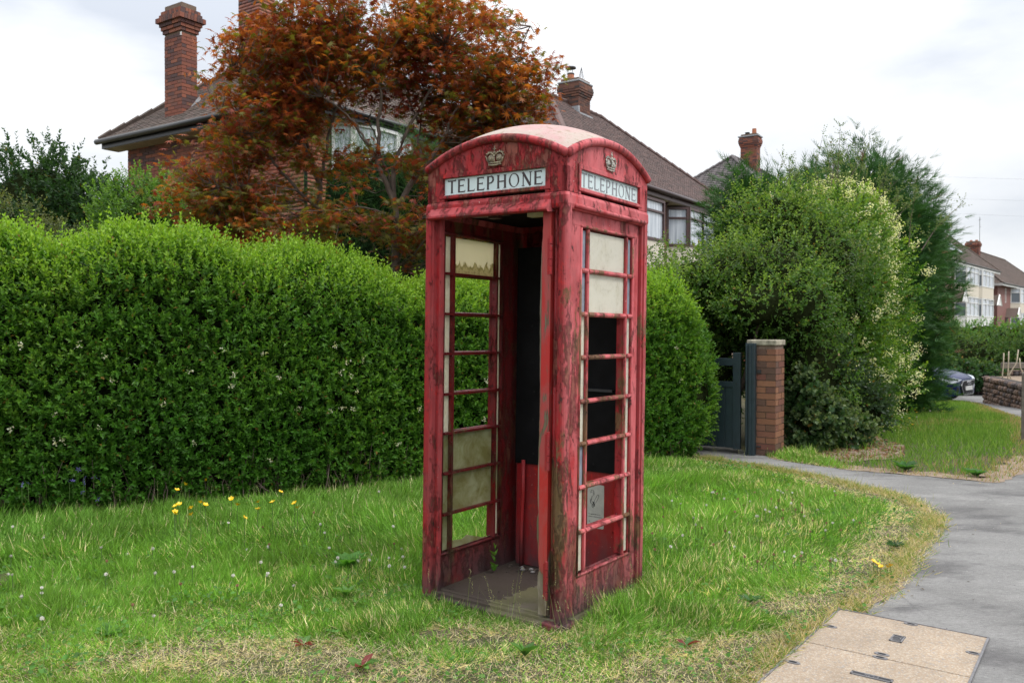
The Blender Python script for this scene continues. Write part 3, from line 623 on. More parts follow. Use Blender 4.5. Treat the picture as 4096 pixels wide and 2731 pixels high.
# back wall and equipment boards
mb = MB(); mb.box(-.345, .345, H - .07, H - .064, .05, 2.12); mb.build('back_panel', M['paint_in'], kb)
YB = .30
mb = MB(); mb.box(-.352, .352, YB, YB + .018, .675, 2.0); mb.build('black_backboard', M['black_board'], kb)
mb = MB(); mb.box(-.34, .345, YB + .012, YB + .026, .05, .674); mb.box(-.352, -.32, YB + .02, H - .06, .05, 2.0); mb.build('lower_panel', M['paint_clean'], kb)
mb = MB(); mb.box(-.16, .33, YB - .028, YB, 1.145, 1.16); mb.build('small_shelf', M['dark_metal'], kb)
for x, z in ((-.24, 1.52), (-.23, 1.30), (-.22, 1.12), (-.225, .95), (.02, .80), (.12, .79), (.2, .72), (-.22, .74)):
    mb = MB(); mb.tube([(x, YB - .002, z), (x, YB + .004, z)], .007, 8); mb.build('bolt_hole', M['black'], kb)
mb = MB(); mb.tube([(-.285, YB - .02, .04), (-.285, YB - .022, .3), (-.278, YB - .02, .5), (-.278, YB - .02, .70)], .012, 8); cd = mb.build('conduit', M['paint_clean'], kb, smooth=True)
# the no-smoking notice on the lower panel
def place_sign():
    x0, x1, z0, z1 = .158, .268, .345, .60
    yb = YB + .0115
    mb = MB(); r = .008; pl = []
    for cx_, cz_, a0 in ((x1 - r, z1 - r, 0), (x0 + r, z1 - r, 90), (x0 + r, z0 + r, 180), (x1 - r, z0 + r, 270)):
        for i in range(5): a = R(a0 + 22.5 * i); pl.append((cx_ + r * math.cos(a), cz_ + r * math.sin(a)))
    n = len(pl); mb.add([(a, yb - .0015, b) for a, b in pl] + [(a, yb, b) for a, b in pl], [tuple(range(n)), tuple(range(n, 2 * n))[::-1]] + [(i, (i + 1) % n, n + (i + 1) % n, n + i) for i in range(n)])
    sg = mb.build('no_smoking_notice', M['sign_white'], kb, label='small white no smoking notice on the red lower panel')
    mb = MB(); yy = yb - .0022
    def ln(pts, r_): mb.tube([(x0 + a * .11, yy, z0 + b * .255) for a, b in pts], r_, 6, True)
    # a cigarette with its smoke, in outline
    ln([(.42, .615), (.60, .765), (.64, .775), (.68, .76), (.69, .735), (.67, .71), (.50, .57)], .0010)
    ln([(.34, .60), (.45, .50)], .0026); ln([(.31, .55), (.38, .50), (.36, .46), (.28, .50), (.31, .55)], .0016)
    ln([(.36, .56), (.44, .61), (.40, .58), (.46, .54)], .0016)
    ln([(.22, .66), (.19, .62), (.20, .57), (.26, .55)], .0016); ln([(.30, .60), (.24, .63), (.27, .70), (.30, .74)], .0009)
    ln([(.20, .83), (.27, .87), (.34, .87), (.40, .83), (.41, .77), (.36, .74)], .0011); ln([(.18, .80), (.26, .82)], .0012); ln([(.33, .83), (.37, .79), (.36, .77)], .0009)
    mb.build('pictogram', M['print_black'], sg)
    for i, tx in enumerate(('It is against the law to', 'smoke in these premises')):
        cu = bpy.data.curves.new('t', 'FONT'); cu.body = tx; cu.size = .0095; cu.extrude = .0003
        to = bpy.data.objects.new('t', cu); me = bpy.data.meshes.new_from_object(to); bpy.data.objects.remove(to)
        me.transform(Matrix.Translation((x0 + .010, yb - .0018, z0 + .078 - i * .014)) @ Matrix.Rotation(R(90), 4, 'X') @ Matrix.Diagonal((.93, 1, 1, 1))); me.materials.append(M['print_black']); link('printed_line', me, sg)
    mb = MB(); mb.add([(x0 + .012, yb - .002, z0 + .040), (x0 + .020, yb - .002, z0 + .040), (x0 + .016, yb - .002, z0 + .033)], [(0, 1, 2)]); mb.build('printed_mark', M['print_black'], sg)
place_sign()
# ceiling and lamp
mb = MB(); mb.box(-.40, .40, -.40, .40, 2.135, 2.15); mb.build('ceiling', M['black_board'], kb)
mb = MB(); mb.box(.16, .30, -.37, -.32, 2.082, 2.130); mb.box(.20, .26, -.373, -.369, 2.112, 2.120); mb.build('lamp_housing', M['cream_plastic'], kb, bevel=.004)
mb = MB(); mb.box(-.25, .0, -.34, -.27, 2.112, 2.134); mb.box(-.12, -.06, -.33, -.28, 2.095, 2.112); mb.build('lamp_tray', M['brown'], kb)

# cornice
mb = MB()
pr = [(H - .075, 2.10), (H - .012, 2.10), (H - .004, 2.106), (H + .001, 2.125), (H, 2.165), (H - .006, 2.181), (H - .02, 2.188), (H - .075, 2.188)]
cn_ = [(1, 1), (-1, 1), (-1, -1), (1, -1)]
ring = []
for s_ in cn_:
    for k in range(4):
        base = {(1, 1): 0, (-1, 1): 90, (-1, -1): 180, (1, -1): 270}[s_]; a = R(base + 30 * k); ring.append((s_, math.cos(a), math.sin(a)))
vs = []; m_ = len(pr); rr_ = .014
for s_, ca, sa in ring:
    for b, z in pr: vs.append((s_[0] * (b - rr_) + rr_ * ca, s_[1] * (b - rr_) + rr_ * sa, z))
fs = []; n = len(ring)
for i in range(n):
    for k in range(m_): fs.append((i * m_ + k, ((i + 1) % n) * m_ + k, ((i + 1) % n) * m_ + (k + 1) % m_, i * m_ + (k + 1) % m_))
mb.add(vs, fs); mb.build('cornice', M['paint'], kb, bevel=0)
for f in ('right', 'left', 'back'):
    mb = MB(); mb.tube([FT[f] @ Vector((-.385, H + .001, 2.118)), FT[f] @ Vector((.405, H + .001, 2.118))], .0125, 8); mb.build('drip_moulding', M['paint'], kb, smooth=True)
T = FT['front']; mb = MB()   # the hood over the doorway
hp = [(H - .03, 2.092), (H + .030, 2.086), (H + .040, 2.094), (H + .037, 2.106), (H + .008, 2.142), (H - .005, 2.152), (H - .03, 2.152)]
vs = [T @ Vector((x, b, z)) for x in (-.412, .362) for b, z in hp]; k = len(hp); mb.add(vs, [tuple(range(k)), tuple(range(k, 2 * k))[::-1]] + [(i, (i + 1) % k, k + (i + 1) % k, k + i) for i in range(k)])
mb.build('door_hood', M['paint'], kb, bevel=.003)
# fascia with arched head, sign windows
RA = .879; HF = H - .010
def arc(a): return math.sqrt(RA * RA - a * a) - math.sqrt(RA * RA - .449 ** 2)
WX = .3275; WZ0, WZ1 = 2.219, 2.309
LET = {'T': ([(.0, 1, 1, 1, .10), (.5, 0, .5, 1, .17)], 1.0), 'E': ([(.12, 0, .12, 1, .17), (.1, 1, .85, 1, .09), (.1, .52, .72, .52, .08), (.1, 0, .9, 0, .09), (.85, 1, .87, .86, .05), (.9, 0, .97, .16, .05), (.72, .60, .72, .44, .04)], .92),
       'L': ([(.12, 0, .12, 1, .17), (.1, 0, .9, 0, .09), (.9, 0, .98, .17, .05), (.0, 1, .24, 1, .05)], .88), 'P': ([(.14, 0, .14, 1, .17), (.1, 1, .5, 1, .08), (.5, 1, .74, .92, .11), (.74, .92, .84, .76, .15), (.84, .76, .76, .58, .15), (.76, .58, .52, .48, .11), (.52, .48, .14, .47, .07), (0, 0, .28, 0, .05), (0, 1, .28, 1, .05)], .92),
       'H': ([(.14, 0, .14, 1, .17), (.86, 0, .86, 1, .17), (.1, .52, .9, .52, .09), (0, 0, .28, 0, .05), (0, 1, .28, 1, .05), (.72, 0, 1, 0, .05), (.72, 1, 1, 1, .05)], 1.12),
       'N': ([(.14, 0, .14, 1, .08), (.10, 1, .86, 0, .18), (.86, 0, .86, 1, .08), (0, 0, .28, 0, .05), (0, 1, .2, 1, .05), (.74, 1, 1, 1, .05)], 1.15), 'O': (None, 1.22)}
def letter_mesh(ch, x0, z0, h, wd, T, b, mt, par):
    mb = MB(); st, wr = LET[ch]; q = 0
    def bar(xa, za, xb, zb, th, d):
        A = Vector((x0 + xa * wd, z0 + za * h)); B = Vector((x0 + xb * wd, z0 + zb * h)); t = (B - A); 
        if t.length < 1e-6: return
        t.normalize(); n = Vector((-t.y, t.x)) * th * h / 2
        if za == zb: 
            o = n * (1 if za == 0 else (-1 if za == 1 else 0)); A = A + Vector((0, abs(n.y) * (1 if za == 0 else (-1 if za == 1 else 0)))); B = B + Vector((0, abs(n.y) * (1 if zb == 0 else (-1 if zb == 1 else 0))))
        c4 = [A - n, B - n, B + n, A + n]; vs = [T @ Vector((c.x, b + d, c.y)) for c in c4] + [T @ Vector((c.x, b - .0005, c.y)) for c in c4]
        mb.add(vs, [(0, 1, 2, 3), (7, 6, 5, 4), (0, 4, 5, 1), (1, 5, 6, 2), (2, 6, 7, 3), (3, 7, 4, 0)])
    if ch == 'O':
        n = 28; vs = []
        for d in (.0012, -.0005):
            for i in range(n):
                a = 2 * math.pi * i / n; th = .045 + .075 * abs(math.cos(a - .25)) ** 1.3
                for rr2 in (0, th):
                    vs.append(T @ Vector((x0 + wd * .5 + (wd * .5 - rr2 * h * 1.15) * math.cos(a), b + d, z0 + h * .5 + (h * .51 - rr2 * h * .9) * math.sin(a))))
        fs = []
        for i in range(n):
            j_ = (i + 1) % n; fs.append((2 * i, 2 * j_, 2 * j_ + 1, 2 * i + 1)); o_ = 2 * n; fs.append((2 * i, o_ + 2 * i, o_ + 2 * j_, 2 * j_)); fs.append((2 * i + 1, 2 * j_ + 1, o_ + 2 * j_ + 1, o_ + 2 * i + 1))
        mb.add(vs, fs)
    else:
        for i, (xa, za, xb, zb, th) in enumerate(st): bar(xa, za, xb, zb, th, .0012 + .00012 * i)
        if ch == 'T': bar(0, .93, 0.03, 1.03, .05, .0022); bar(.97, 1.03, 1, .93, .05, .0023); bar(.36, 0, .64, 0, .05, .0024)
        if ch in 'EL': bar(-.02, 1, .2, 1, .05, .0025)
    return mb.build('letter', mt, par)
for f in ('front', 'right', 'back', 'left'):
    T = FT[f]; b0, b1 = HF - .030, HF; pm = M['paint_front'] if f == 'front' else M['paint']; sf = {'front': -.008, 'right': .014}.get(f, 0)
    mb = MB()
    mb.box(-HF, -WX + sf, b0, b1, 2.186, 2.309, T); mb.box(WX + sf, HF, b0, b1, 2.186, 2.309, T)
    mb.box(-WX + sf, WX + sf, b0, b1, 2.199, WZ0, T); mb.box(-WX + sf, -WX + sf + .004, b0, b1, 2.186, 2.199, T)
    n = 22
    for i in range(n):
        xa = -HF + 2 * HF * i / n; xb = -HF + 2 * HF * (i + 1) / n
        za, zb = 2.355 + arc(xa), 2.355 + arc(xb)
        vs = [T @ Vector(p) for p in ((xa, b1, 2.309), (xb, b1, 2.309), (xb, b1, zb), (xa, b1, za), (xa, b0, 2.309), (xb, b0, 2.309), (xb, b0, zb), (xa, b0, za))]
        mb.add(vs, [(0, 1, 2, 3), (7, 6, 5, 4)])
    mb.build('fascia_panel', pm, kb); T = T @ Matrix.Translation((sf, 0, 0))
    mb = MB(); mb.box(-WX - .005, WX + .005, b0 - .02, b0 - .001, 2.188, 2.20, T); mb.build('vent_slot', M['black'], kb)
    mb = MB()
    for xa, xb, za, zb in ((-WX - .03, WX + .03, WZ1 + .002, WZ1 + .026), (-WX - .03, -WX - .003, WZ0 - .018, WZ1 + .002), (WX + .003, WX + .03, WZ0 - .018, WZ1 + .002), (-WX - .003, WX + .003, WZ0 - .018, WZ0 - .003)):
        mb.box(xa, xb, b1 - .001, b1 + .0065, za, zb, T)
    mb.build('sign_frame', pm, kb, bevel=.002)
    mb = MB(); mb.box(-WX - .004, WX + .004, b1 - .016, b1 - .010, WZ0 - .003, WZ1 + .003, T); gl = mb.build('opal_sign', M['opal'], kb)
    if f in ('front', 'right'):
        gl['label'] = 'opal TELEPHONE sign with ' + ('dark maroon' if f == 'front' else 'faded grey') + ' letters'
        word = 'TELEPHONE'; h = .070; W_ = [LET[c][1] * .76 * h for c in word]; gap = (.61 - sum(W_)) / 8; x = -.305
        for c, w_ in zip(word, W_):
            letter_mesh(c, x, WZ0 + .011, h, w_, T, b1 - .010, M['letter'] if f == 'front' else M['letter_faded'], gl); x += w_ + gap
        mb = MB(); rr = random.Random(f); x = -WX
        while x < WX - .006:
            w_ = rr.uniform(.005, .014); hh = .0015 + rr.random() * .004 + (.003 if (x > .05) == (f == 'front') else 0); mb.box(x, x + w_, b1 - .0105, b1 - .007 + rr.random() * .003, WZ0 - .003, WZ0 + hh, T); x += w_ + rr.uniform(-.001, .003)
        mb.build('putty_line', M['putty'], gl)
    # crown in relief
    cm = M['crown_front'] if f in ('front',) else M['crown']
    T = FT[f] @ Matrix.Translation(({'front': .013, 'right': -.008}.get(f, 0), 0, 0)); cz = 2.352; bz = b1; mb = MB()
    mb.box(-.062, .062, b1 - .001, b1 + .004, cz - .012, cz + .092, T) if f == 'front' else None
    plq = mb.build('crown_backing', pm, kb, bevel=.002) if f == 'front' else kb
    bz = b1 + (.005 if f == 'front' else .001); mb = MB()
    def tb(pts, r, n=7): mb.tube([T @ Vector((a, bz + d, cz + z)) for a, d, z in pts], r, n)
    tb([(-.040, .004, .002), (-.02, .007, -.001), (0, .009, -.002), (.02, .007, -.001), (.040, .004, .002)], .0045)
    tb([(-.038, .003, .014), (-.02, .007, .011), (0, .009, .010), (.02, .007, .011), (.038, .003, .014)], .0042)
    for i in range(7): mb.sphere(T @ Vector((-.034 + .0113 * i, bz + .009, cz + .008)), .0036, 6, 4)
    for s_ in (-1, 1):
        tb([(.040 * s_, .003, .012), (.050 * s_, .005, .030), (.054 * s_, .005, .046), (.046 * s_, .006, .060), (.030 * s_, .007, .064), (.014 * s_, .008, .058), (.002 * s_, .008, .050)], .0042)
        for a, z in ((.052, .030), (.058, .046), (.053, .060), (.042, .067), (.030, .069), (.018, .065)): mb.sphere(T @ Vector((a * s_, bz + .006, cz + z)), .0046, 6, 4)
        mb.sphere(T @ Vector((.025 * s_, bz + .003, cz + .036)), .021, 10, 6, (1, .5, 1) if f in ('right', 'left') and False else ((1, .35, .95) if f in ('front', 'back') else (.35, 1, .95)))
        tb([(.018 * s_, .008, .018), (.026 * s_, .011, .028), (.018 * s_, .010, .034)], .0035)
    tb([(0, .009, .012), (0, .013, .03), (0, .010, .052)], .0052)
    for z in (.020, .030, .040): mb.sphere(T @ Vector((0, bz + .015, cz + z)), .0042, 6, 4)
    mb.sphere(T @ Vector((0, bz + .009, cz + .062)), .008, 8, 6); tb([(0, .009, .066), (0, .009, .094)], .0030); tb([(-.009, .009, .081), (.009, .009, .081)], .0030)
    mb.sphere(T @ Vector((0, bz + .009, cz + .094)), .004, 6, 4)
    mb.build('crown_emblem', cm, plq, smooth=True)
# bead along the arched edge of the roof, and the domed roof
for f in ('front', 'right', 'back', 'left'):
    T = FT[f]; mb = MB(); pts = [T @ Vector((a, H - .008, 2.366 + arc(a))) for a in np.linspace(-.449, .449, 33)]
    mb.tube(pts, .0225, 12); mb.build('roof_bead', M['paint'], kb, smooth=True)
n = 28; vs = []; fs = []
for j in range(n + 1):
    for i in range(n + 1):
        x = -.456 + .912 * i / n; y = -.456 + .912 * j / n; cx_ = min(abs(x), .449); cy_ = min(abs(y), .449)
        e = min(1, (.456 - max(abs(x), abs(y))) / .04)
        vs.append((x, y, 2.372 + arc(cx_) + arc(cy_) + .013 * math.sqrt(max(0, e))))
for j in range(n):
    for i in range(n): a = j * (n + 1) + i; fs.append((a, a + 1, a + n + 2, a + n + 1))
MB().add(vs, fs).build('domed_roof', M['roof_paint'], kb, smooth=True)
# what is left of the door: its hinge stile
rr = random.Random(4); mb = MB(); zs = np.linspace(.062, 2.094, 64); L = []
for z in zs:
    e = .297 + (.006 if z > 2.0 else 0) + .003 * math.sin(z * 7) + rr.uniform(-.0012, .0012)
    if z < .62: e += .004 * math.sin(z * 23) + rr.uniform(-.003, .003)
    if z < .30: e += .006
    if 1.96 < z < 2.0: e += .004
    L.append(e)
vs = []
for z, e in zip(zs, L): vs += [(e, -.440, z), (.3545, -.440, z), (.3545, -.395, z), (e + .008, -.395, z)]
fs = [(0, 1, 2, 3), tuple(len(vs) - 4 + i for i in range(4))]
for i in range(len(zs) - 1):
    for k in range(4): a = 4 * i; fs.append((a + k, a + (k + 1) % 4, a + 4 + (k + 1) % 4, a + 4 + k))
mb.add(vs, fs); st = mb.build('door_stile', M['stile'], kb, label='splintered wooden stile, all that is left of the door')
for zc_ in (1.865, .885, .235):
    mb = MB(); z = zc_ - .09
    for i in range(5):
        h_ = .030 if i % 2 else .040; mb.tube([(.3585, -.448, z), (.3585, -.448, z + h_)], .0085 if i % 2 else .0095, 8); z += h_ + .003
    mb.box(.335, .3585, -.4425, -.440, zc_ - .09, zc_ + .09); mb.build('hinge', M['paint_clean'], kb)
# bits on the floor of the box
mb = MB(); rr = random.Random(9)
for i in range(190):
    a = rr.random(); x = -.36 + .70 * rr.random() ** 1.0; y = .29 - abs(rr.gauss(0, .07)) if a < .6 else rr.uniform(-.40, .25)
    if a >= .85: x = -.37 + abs(rr.gauss(0, .03))
    s_ = rr.uniform(.002, .008) * (1.5 if a < .6 else .8); p = KM @ Vector((max(-.37, x), y, .046 + s_ * .3)); mb.sphere(p, s_, 5, 3, (rr.uniform(.6, 1.6), rr.uniform(.6, 1.6), .5))
tag(mb.build('floor_debris', simple('grit_and_litter', (.10, .08, .065), .9, .6, 5)), kind='stuff')
mb = MB()
for dx, dy, s_ in ((-.10, .20, .014), (-.06, .235, .012), (-.02, .19, .012), (.03, .22, .010), (-.13, .24, .011), (.0, .25, .009)):
    p = KM @ Vector((dx - .12, dy, .05 + s_ * .4)); mb.sphere(p, s_, 7, 5, (1.2, .8, .6))
tag(mb.build('litter_scraps', simple('pale_litter', (.30, .28, .27), .8, .6, 30)), kind='stuff')
# ------------------------------------------------------------------ vegetation
CAMP = np.array([0, 0, 1.505])
DIAM = ([(0, 0, 0), (-.5, .42, .10), (.5, .42, .10), (0, 1, -.06)], [(0, 1, 3), (0, 3, 2)])
OVAL = ([(0, 0, 0), (-.42, .28, .09), (.42, .28, .09), (-.44, .62, .09), (.44, .62, .09), (0, 1, -.10), (0, .45, 0)], [(0, 1, 6), (0, 6, 2), (1, 3, 6), (2, 6, 4), (3, 5, 6), (4, 6, 5)])
def star(nl=7):
    vs = [(0, .16, .02)]; ang = np.linspace(-118, 118, nl); ln = 1 - .42 * np.abs(ang / 118) ** 1.5
    rim = [(-.02, 0, 0)]
    for k in range(nl):
        a = R(90 - ang[k]); rim.append((math.cos(a) * ln[k], .16 + math.sin(a) * ln[k] * .9, -.16 * ln[k]))
        if k < nl - 1: a2 = R(90 - (ang[k] + ang[k + 1]) / 2); rim.append((math.cos(a2) * .24, .16 + math.sin(a2) * .24, .02))
    rim.append((.02, 0, 0)); vs += rim; n = len(rim)
    return vs, [(0, 1 + i + 1, 1 + i) for i in range(n - 1)]
STAR = star(7)
SPIKES = ([(0, 0, 0)] + sum([[(x0 - .03, y0, 0), (x0 + .03, y0 + .04, 0), (x1, y1, z1)] for x0, y0, x1, y1, z1 in ((0, 0, 0, 1.0, -.12), (-.02, .15, -.30, .62, .02), (.02, .2, .30, .70, .0), (-.02, .35, -.22, .86, -.05), (.02, .42, .2, .92, -.08), (-.02, 0, -.38, .38, .06), (.02, .05, .38, .42, .05))], []), [(1 + 3 * i, 2 + 3 * i, 3 + 3 * i) for i in range(7)])
def rnd(n): return rng.normal(size=(n, 3))
def cols(n, base, var=.25, P=None, lo=None, sc=1.3):
    c = np.array(base)[None] * (1 + var * (rng.random((n, 1)) - .5) * 2) * (1 + .10 * (rng.random((n, 3)) - .5))
    return c
def shoots(base, dr, npair, slen, L, Wd, c0, ctip, tipf, tmpl=DIAM, droop=0.0, opposite=True, ang=.9):
    """leafy shoots: pairs of leaves up a stem; ctip is the colour of new growth, tipf (n,) how much of it"""
    n = len(base); dr = norm(dr); sl_ = np.broadcast_to(slen, (n,)); parts = []
    s1 = norm(np.cross(dr, rnd(n))); s2 = np.cross(dr, s1)
    for k in range(npair):
        f = (k + .6) / npair; ph = k * 1.571 + .3 * rng.random(n)
        side = s1 * np.cos(ph)[:, None] + s2 * np.sin(ph)[:, None]
        p = base + dr * (sl_ * f)[:, None] + np.array([0, 0, -1.0]) * (droop * (sl_ * f) ** 2)[:, None]
        for s in ((1, -1) if opposite else (1,)):
            a = ang * (1.15 - .75 * f); d = side * (s * math.sin(a)) + dr * math.cos(a) + .22 * rnd(n)
            t = np.clip(tipf * (f ** 1.5) * 1.25, 0, 1)[:, None]
            c = cols(n, c0, .32) * (1 - t) + cols(n, ctip, .18) * t
            old = rng.random(n) < .012; c[old] = (.20, .13, .03)
            ll = L * (1.1 - .45 * f) * (.62 + .75 * rng.random(n))
            parts.append(stamp(*tmpl, p, d, dr + .25 * rnd(n), ll, ll * Wd, c))
    return join(parts)
def ell_points(E, n, camside=.72):
    """points on the outer skin of a union of ellipsoids"""
    A = np.array([e[3] * e[4] + e[4] * e[5] + e[3] * e[5] for e in E]); k = rng.choice(len(E), n, p=A / A.sum())
    C = np.array([e[:3] for e in E])[k]; Rr = np.array([e[3:6] for e in E])[k]
    d = norm(rnd(n)); tocam = norm(CAMP - C); back = (d * tocam).sum(1) < -.25
    d[back & (rng.random(n) < camside)] *= -1
    nrm_ = norm(d / Rr)
    lump = 1 + .20 * (vnoise(C + d * Rr, 4.6, 3) - .55) * 2 + .15 * (vnoise(C + d * Rr, 11, 8) - .5) * 2
    P = C + d * Rr * lump[:, None]
    keep = np.ones(n, bool)
    for e in E:
        q = ((P - np.array(e[:3])) / np.array(e[3:6])); keep &= (q ** 2).sum(1) > .62
    return P[keep], nrm_[keep]
def hull(E, parent, mt, sc=.80, name='shade_core'):  # added solid core that stops light leaks, coloured as inner shade
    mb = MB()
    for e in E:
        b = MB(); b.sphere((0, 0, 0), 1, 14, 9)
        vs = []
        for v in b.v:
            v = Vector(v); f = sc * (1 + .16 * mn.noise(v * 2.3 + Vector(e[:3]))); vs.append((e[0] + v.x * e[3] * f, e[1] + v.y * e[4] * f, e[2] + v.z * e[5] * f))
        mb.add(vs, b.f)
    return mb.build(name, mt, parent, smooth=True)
def shrub(label, cat, E, n, npair, slen, L, Wd, c0, ctip, tipbias=.5, upw=.6, mt='leaf', tmpl=DIAM, name='shrub', rand=.45, spread=.16, hs=.70, group=None, trunk=None, inner='inner'):
    r = empty(name, (E[0][0], E[0][1], float(gz(E[0][0], E[0][1]))), label=label, cat=cat, group=group)
    off = np.array(r.location)
    P, Nn = ell_points(E, n)
    P = P - Nn * (rng.random((len(P), 1)) ** 1.3) * spread
    d = norm(Nn + np.array([0, 0, upw]) + rand * rnd(len(P)))
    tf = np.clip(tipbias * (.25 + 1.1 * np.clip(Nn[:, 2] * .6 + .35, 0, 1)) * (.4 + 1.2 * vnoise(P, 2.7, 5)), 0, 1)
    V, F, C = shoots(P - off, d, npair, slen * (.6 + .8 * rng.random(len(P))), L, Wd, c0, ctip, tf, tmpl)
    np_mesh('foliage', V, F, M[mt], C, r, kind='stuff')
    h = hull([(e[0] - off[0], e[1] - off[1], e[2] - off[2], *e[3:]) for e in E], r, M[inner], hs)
    mb = MB()
    for k in range(trunk or 4):
        a = rng.random() * 6.28; e = E[int(rng.integers(0, len(E)))]
        p0 = Vector((.12 * math.cos(a), .12 * math.sin(a), -.05)); p1 = Vector(e[:3]) - r.location
        mb.tube([p0, p0.lerp(p1, .5) + Vector((.05, .03, 0)), p1], [.035, .026, .015], 7)
    mb.build('stems', M['bark'], r, smooth=True)
    return r

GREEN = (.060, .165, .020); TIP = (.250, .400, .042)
# --- the privet hedge, one clipped mass from the left edge to the gate
HL = [(-7.5, 4.9), (-5.6, 5.78), (-3.95, 6.55), (-2.5, 7.21), (-.91, 8.24), (.4, 8.93), (1.55, 9.62), (2.14, 9.94)]
hd = empty('privet_hedge', (-.9, 8.6, 0), label='tall clipped green privet hedge running behind the telephone box, left edge to the gate', cat='hedge')
hp_ = np.array(HL); seg = np.diff(hp_, axis=0); sl2 = np.linalg.norm(seg, axis=1); cum = np.r_[0, np.cumsum(sl2)]; HT = cum[-1]
def hpos(s):
    s = np.clip(s, 0, HT - 1e-4); k = np.searchsorted(cum, s, 'right') - 1; f = (s - cum[k]) / sl2[k]; p = hp_[k] + seg[k] * f[:, None]; t = seg[k] / sl2[k][:, None]
    return p, t
def htop(s): return np.interp(s, [0, 3.5, 4.6, 5.2, 5.9, 6.5, 7.0, 7.5, 8.2, 9.4, 10.3, 10.7, 11.05], [2.22, 2.22, 2.14, 2.20, 2.12, 2.08, 1.97, 1.87, 1.83, 1.86, 2.0, 2.05, 1.5]) + .05 * np.sin(s * 3.9 + 1) + .035 * np.sin(s * 8.3)
PROF = [(0.02, 0.0, 0), (-.03, .12, 0), (-.07, .5, 0), (-.10, 1.0, 0), (-.08, 1.5, .1), (-.02, 1.85, .35), (.10, 2.04, .8), (.30, 2.11, 1), (.75, 2.12, 1), (1.0, 2.0, .7)]
pa = np.array(PROF); pl_ = np.r_[0, np.cumsum(np.linalg.norm(np.diff(pa[:, :2], axis=0), axis=1))]
def hsurf(s, u):
    """u 0..1 round the section from front foot over the top"""
    q = u * pl_[-1]; dpt = np.interp(q, pl_, pa[:, 0]); zz = np.interp(q, pl_, pa[:, 1]) / 2.12; upn = np.interp(q, pl_, pa[:, 2])
    p, t = hpos(s); nr = np.stack([t[:, 1], -t[:, 0]], 1)
    top = htop(s); P = np.concatenate([p - nr * dpt[:, None], (zz * top)[:, None]], 1)
    N_ = np.concatenate([nr * (1 - upn)[:, None], upn[:, None] + .05], 1); return P, norm(N_), zz
def hedge_leaves(n, smin, smax, umax=1.0, npair=6, L=.048):
    s = smin + (smax - smin) * rng.random(n); u = rng.random(n) * umax
    P, Nn, zz = hsurf(s, u)
    lump = .05 * (vnoise(P, 3.1, 2) - .5) + .06 * (vnoise(P, 8.5, 4) - .5)
    P = P + Nn * lump[:, None] - Nn * (rng.random((n, 1)) ** 1.5) * .10
    d = norm(Nn * .75 + np.array([0, 0, .75]) + .42 * rnd(n))
    lean = smooth(.70, .97, zz); tf = np.clip(.10 + .95 * lean + .35 * (vnoise(P, 2.2, 7) - .45) + .2 * (rng.random(n) < .12), 0, 1)  # more new-growth colour near the top, also painting in its lit look
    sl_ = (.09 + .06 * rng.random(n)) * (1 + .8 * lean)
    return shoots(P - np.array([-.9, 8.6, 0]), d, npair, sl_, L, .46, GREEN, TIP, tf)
# the end of the hedge that bulges by the gate
HE = [(1.96, 10.25, .80, .49, .50, .80), (1.72, 10.35, 1.20, .57, .55, .66), (1.36, 10.1, 1.42, .50, .5, .58), (1.80, 10.45, .5, .48, .5, .55)]
P, Nn = ell_points(HE, 6500); d = norm(Nn + np.array([0, 0, .7]) + .4 * rnd(len(P)))
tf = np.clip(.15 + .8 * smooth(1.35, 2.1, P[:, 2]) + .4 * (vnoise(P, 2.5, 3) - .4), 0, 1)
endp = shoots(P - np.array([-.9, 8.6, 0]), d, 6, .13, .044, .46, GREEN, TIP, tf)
# tall loose shoots along the top
n = 1150; s = rng.random(n) * HT; P, Nn, zz = hsurf(s, .68 + .22 * rng.random(n)); 
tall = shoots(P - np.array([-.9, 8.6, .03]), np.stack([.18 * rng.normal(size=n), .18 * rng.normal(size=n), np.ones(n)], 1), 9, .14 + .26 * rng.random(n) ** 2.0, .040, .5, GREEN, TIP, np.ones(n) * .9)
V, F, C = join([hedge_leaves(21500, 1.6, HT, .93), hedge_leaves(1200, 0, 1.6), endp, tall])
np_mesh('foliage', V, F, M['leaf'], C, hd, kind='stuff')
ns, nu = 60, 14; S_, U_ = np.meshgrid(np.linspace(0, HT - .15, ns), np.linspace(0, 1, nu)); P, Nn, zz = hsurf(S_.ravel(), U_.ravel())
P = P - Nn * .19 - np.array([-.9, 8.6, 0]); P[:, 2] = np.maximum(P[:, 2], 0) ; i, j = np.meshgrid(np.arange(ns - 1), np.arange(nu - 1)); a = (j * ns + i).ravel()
np_mesh('shade_core', P, np.stack([a, a + 1, a + ns + 1, a + ns], -1), M['inner'], None, hd, smooth=True)  # added core sheet behind the leaves, dark as the shade inside
mb = MB(); ss = 1.6 + (HT - 1.7) * rng.random(420); pp, tt_ = hpos(ss)
for k in range(420):
    nr = Vector((tt_[k][1], -tt_[k][0], 0)); b = Vector((pp[k][0] + .9, pp[k][1] - 8.6, 0)) + nr * rng.uniform(-.06, .05); hh = rng.uniform(.15, .5); mb.tube([b, b + Vector((rng.normal(0, .03), rng.normal(0, .03), hh * .5)), b + Vector((rng.normal(0, .07), rng.normal(0, .07), hh))], [.006, .005, .002], 4, False)
mb.build('woody_stems', M['bark'], hd, kind='stuff')
hull([(e[0] + .9, e[1] - 8.6, e[2], *e[3:]) for e in HE], hd, M['inner'], .80)
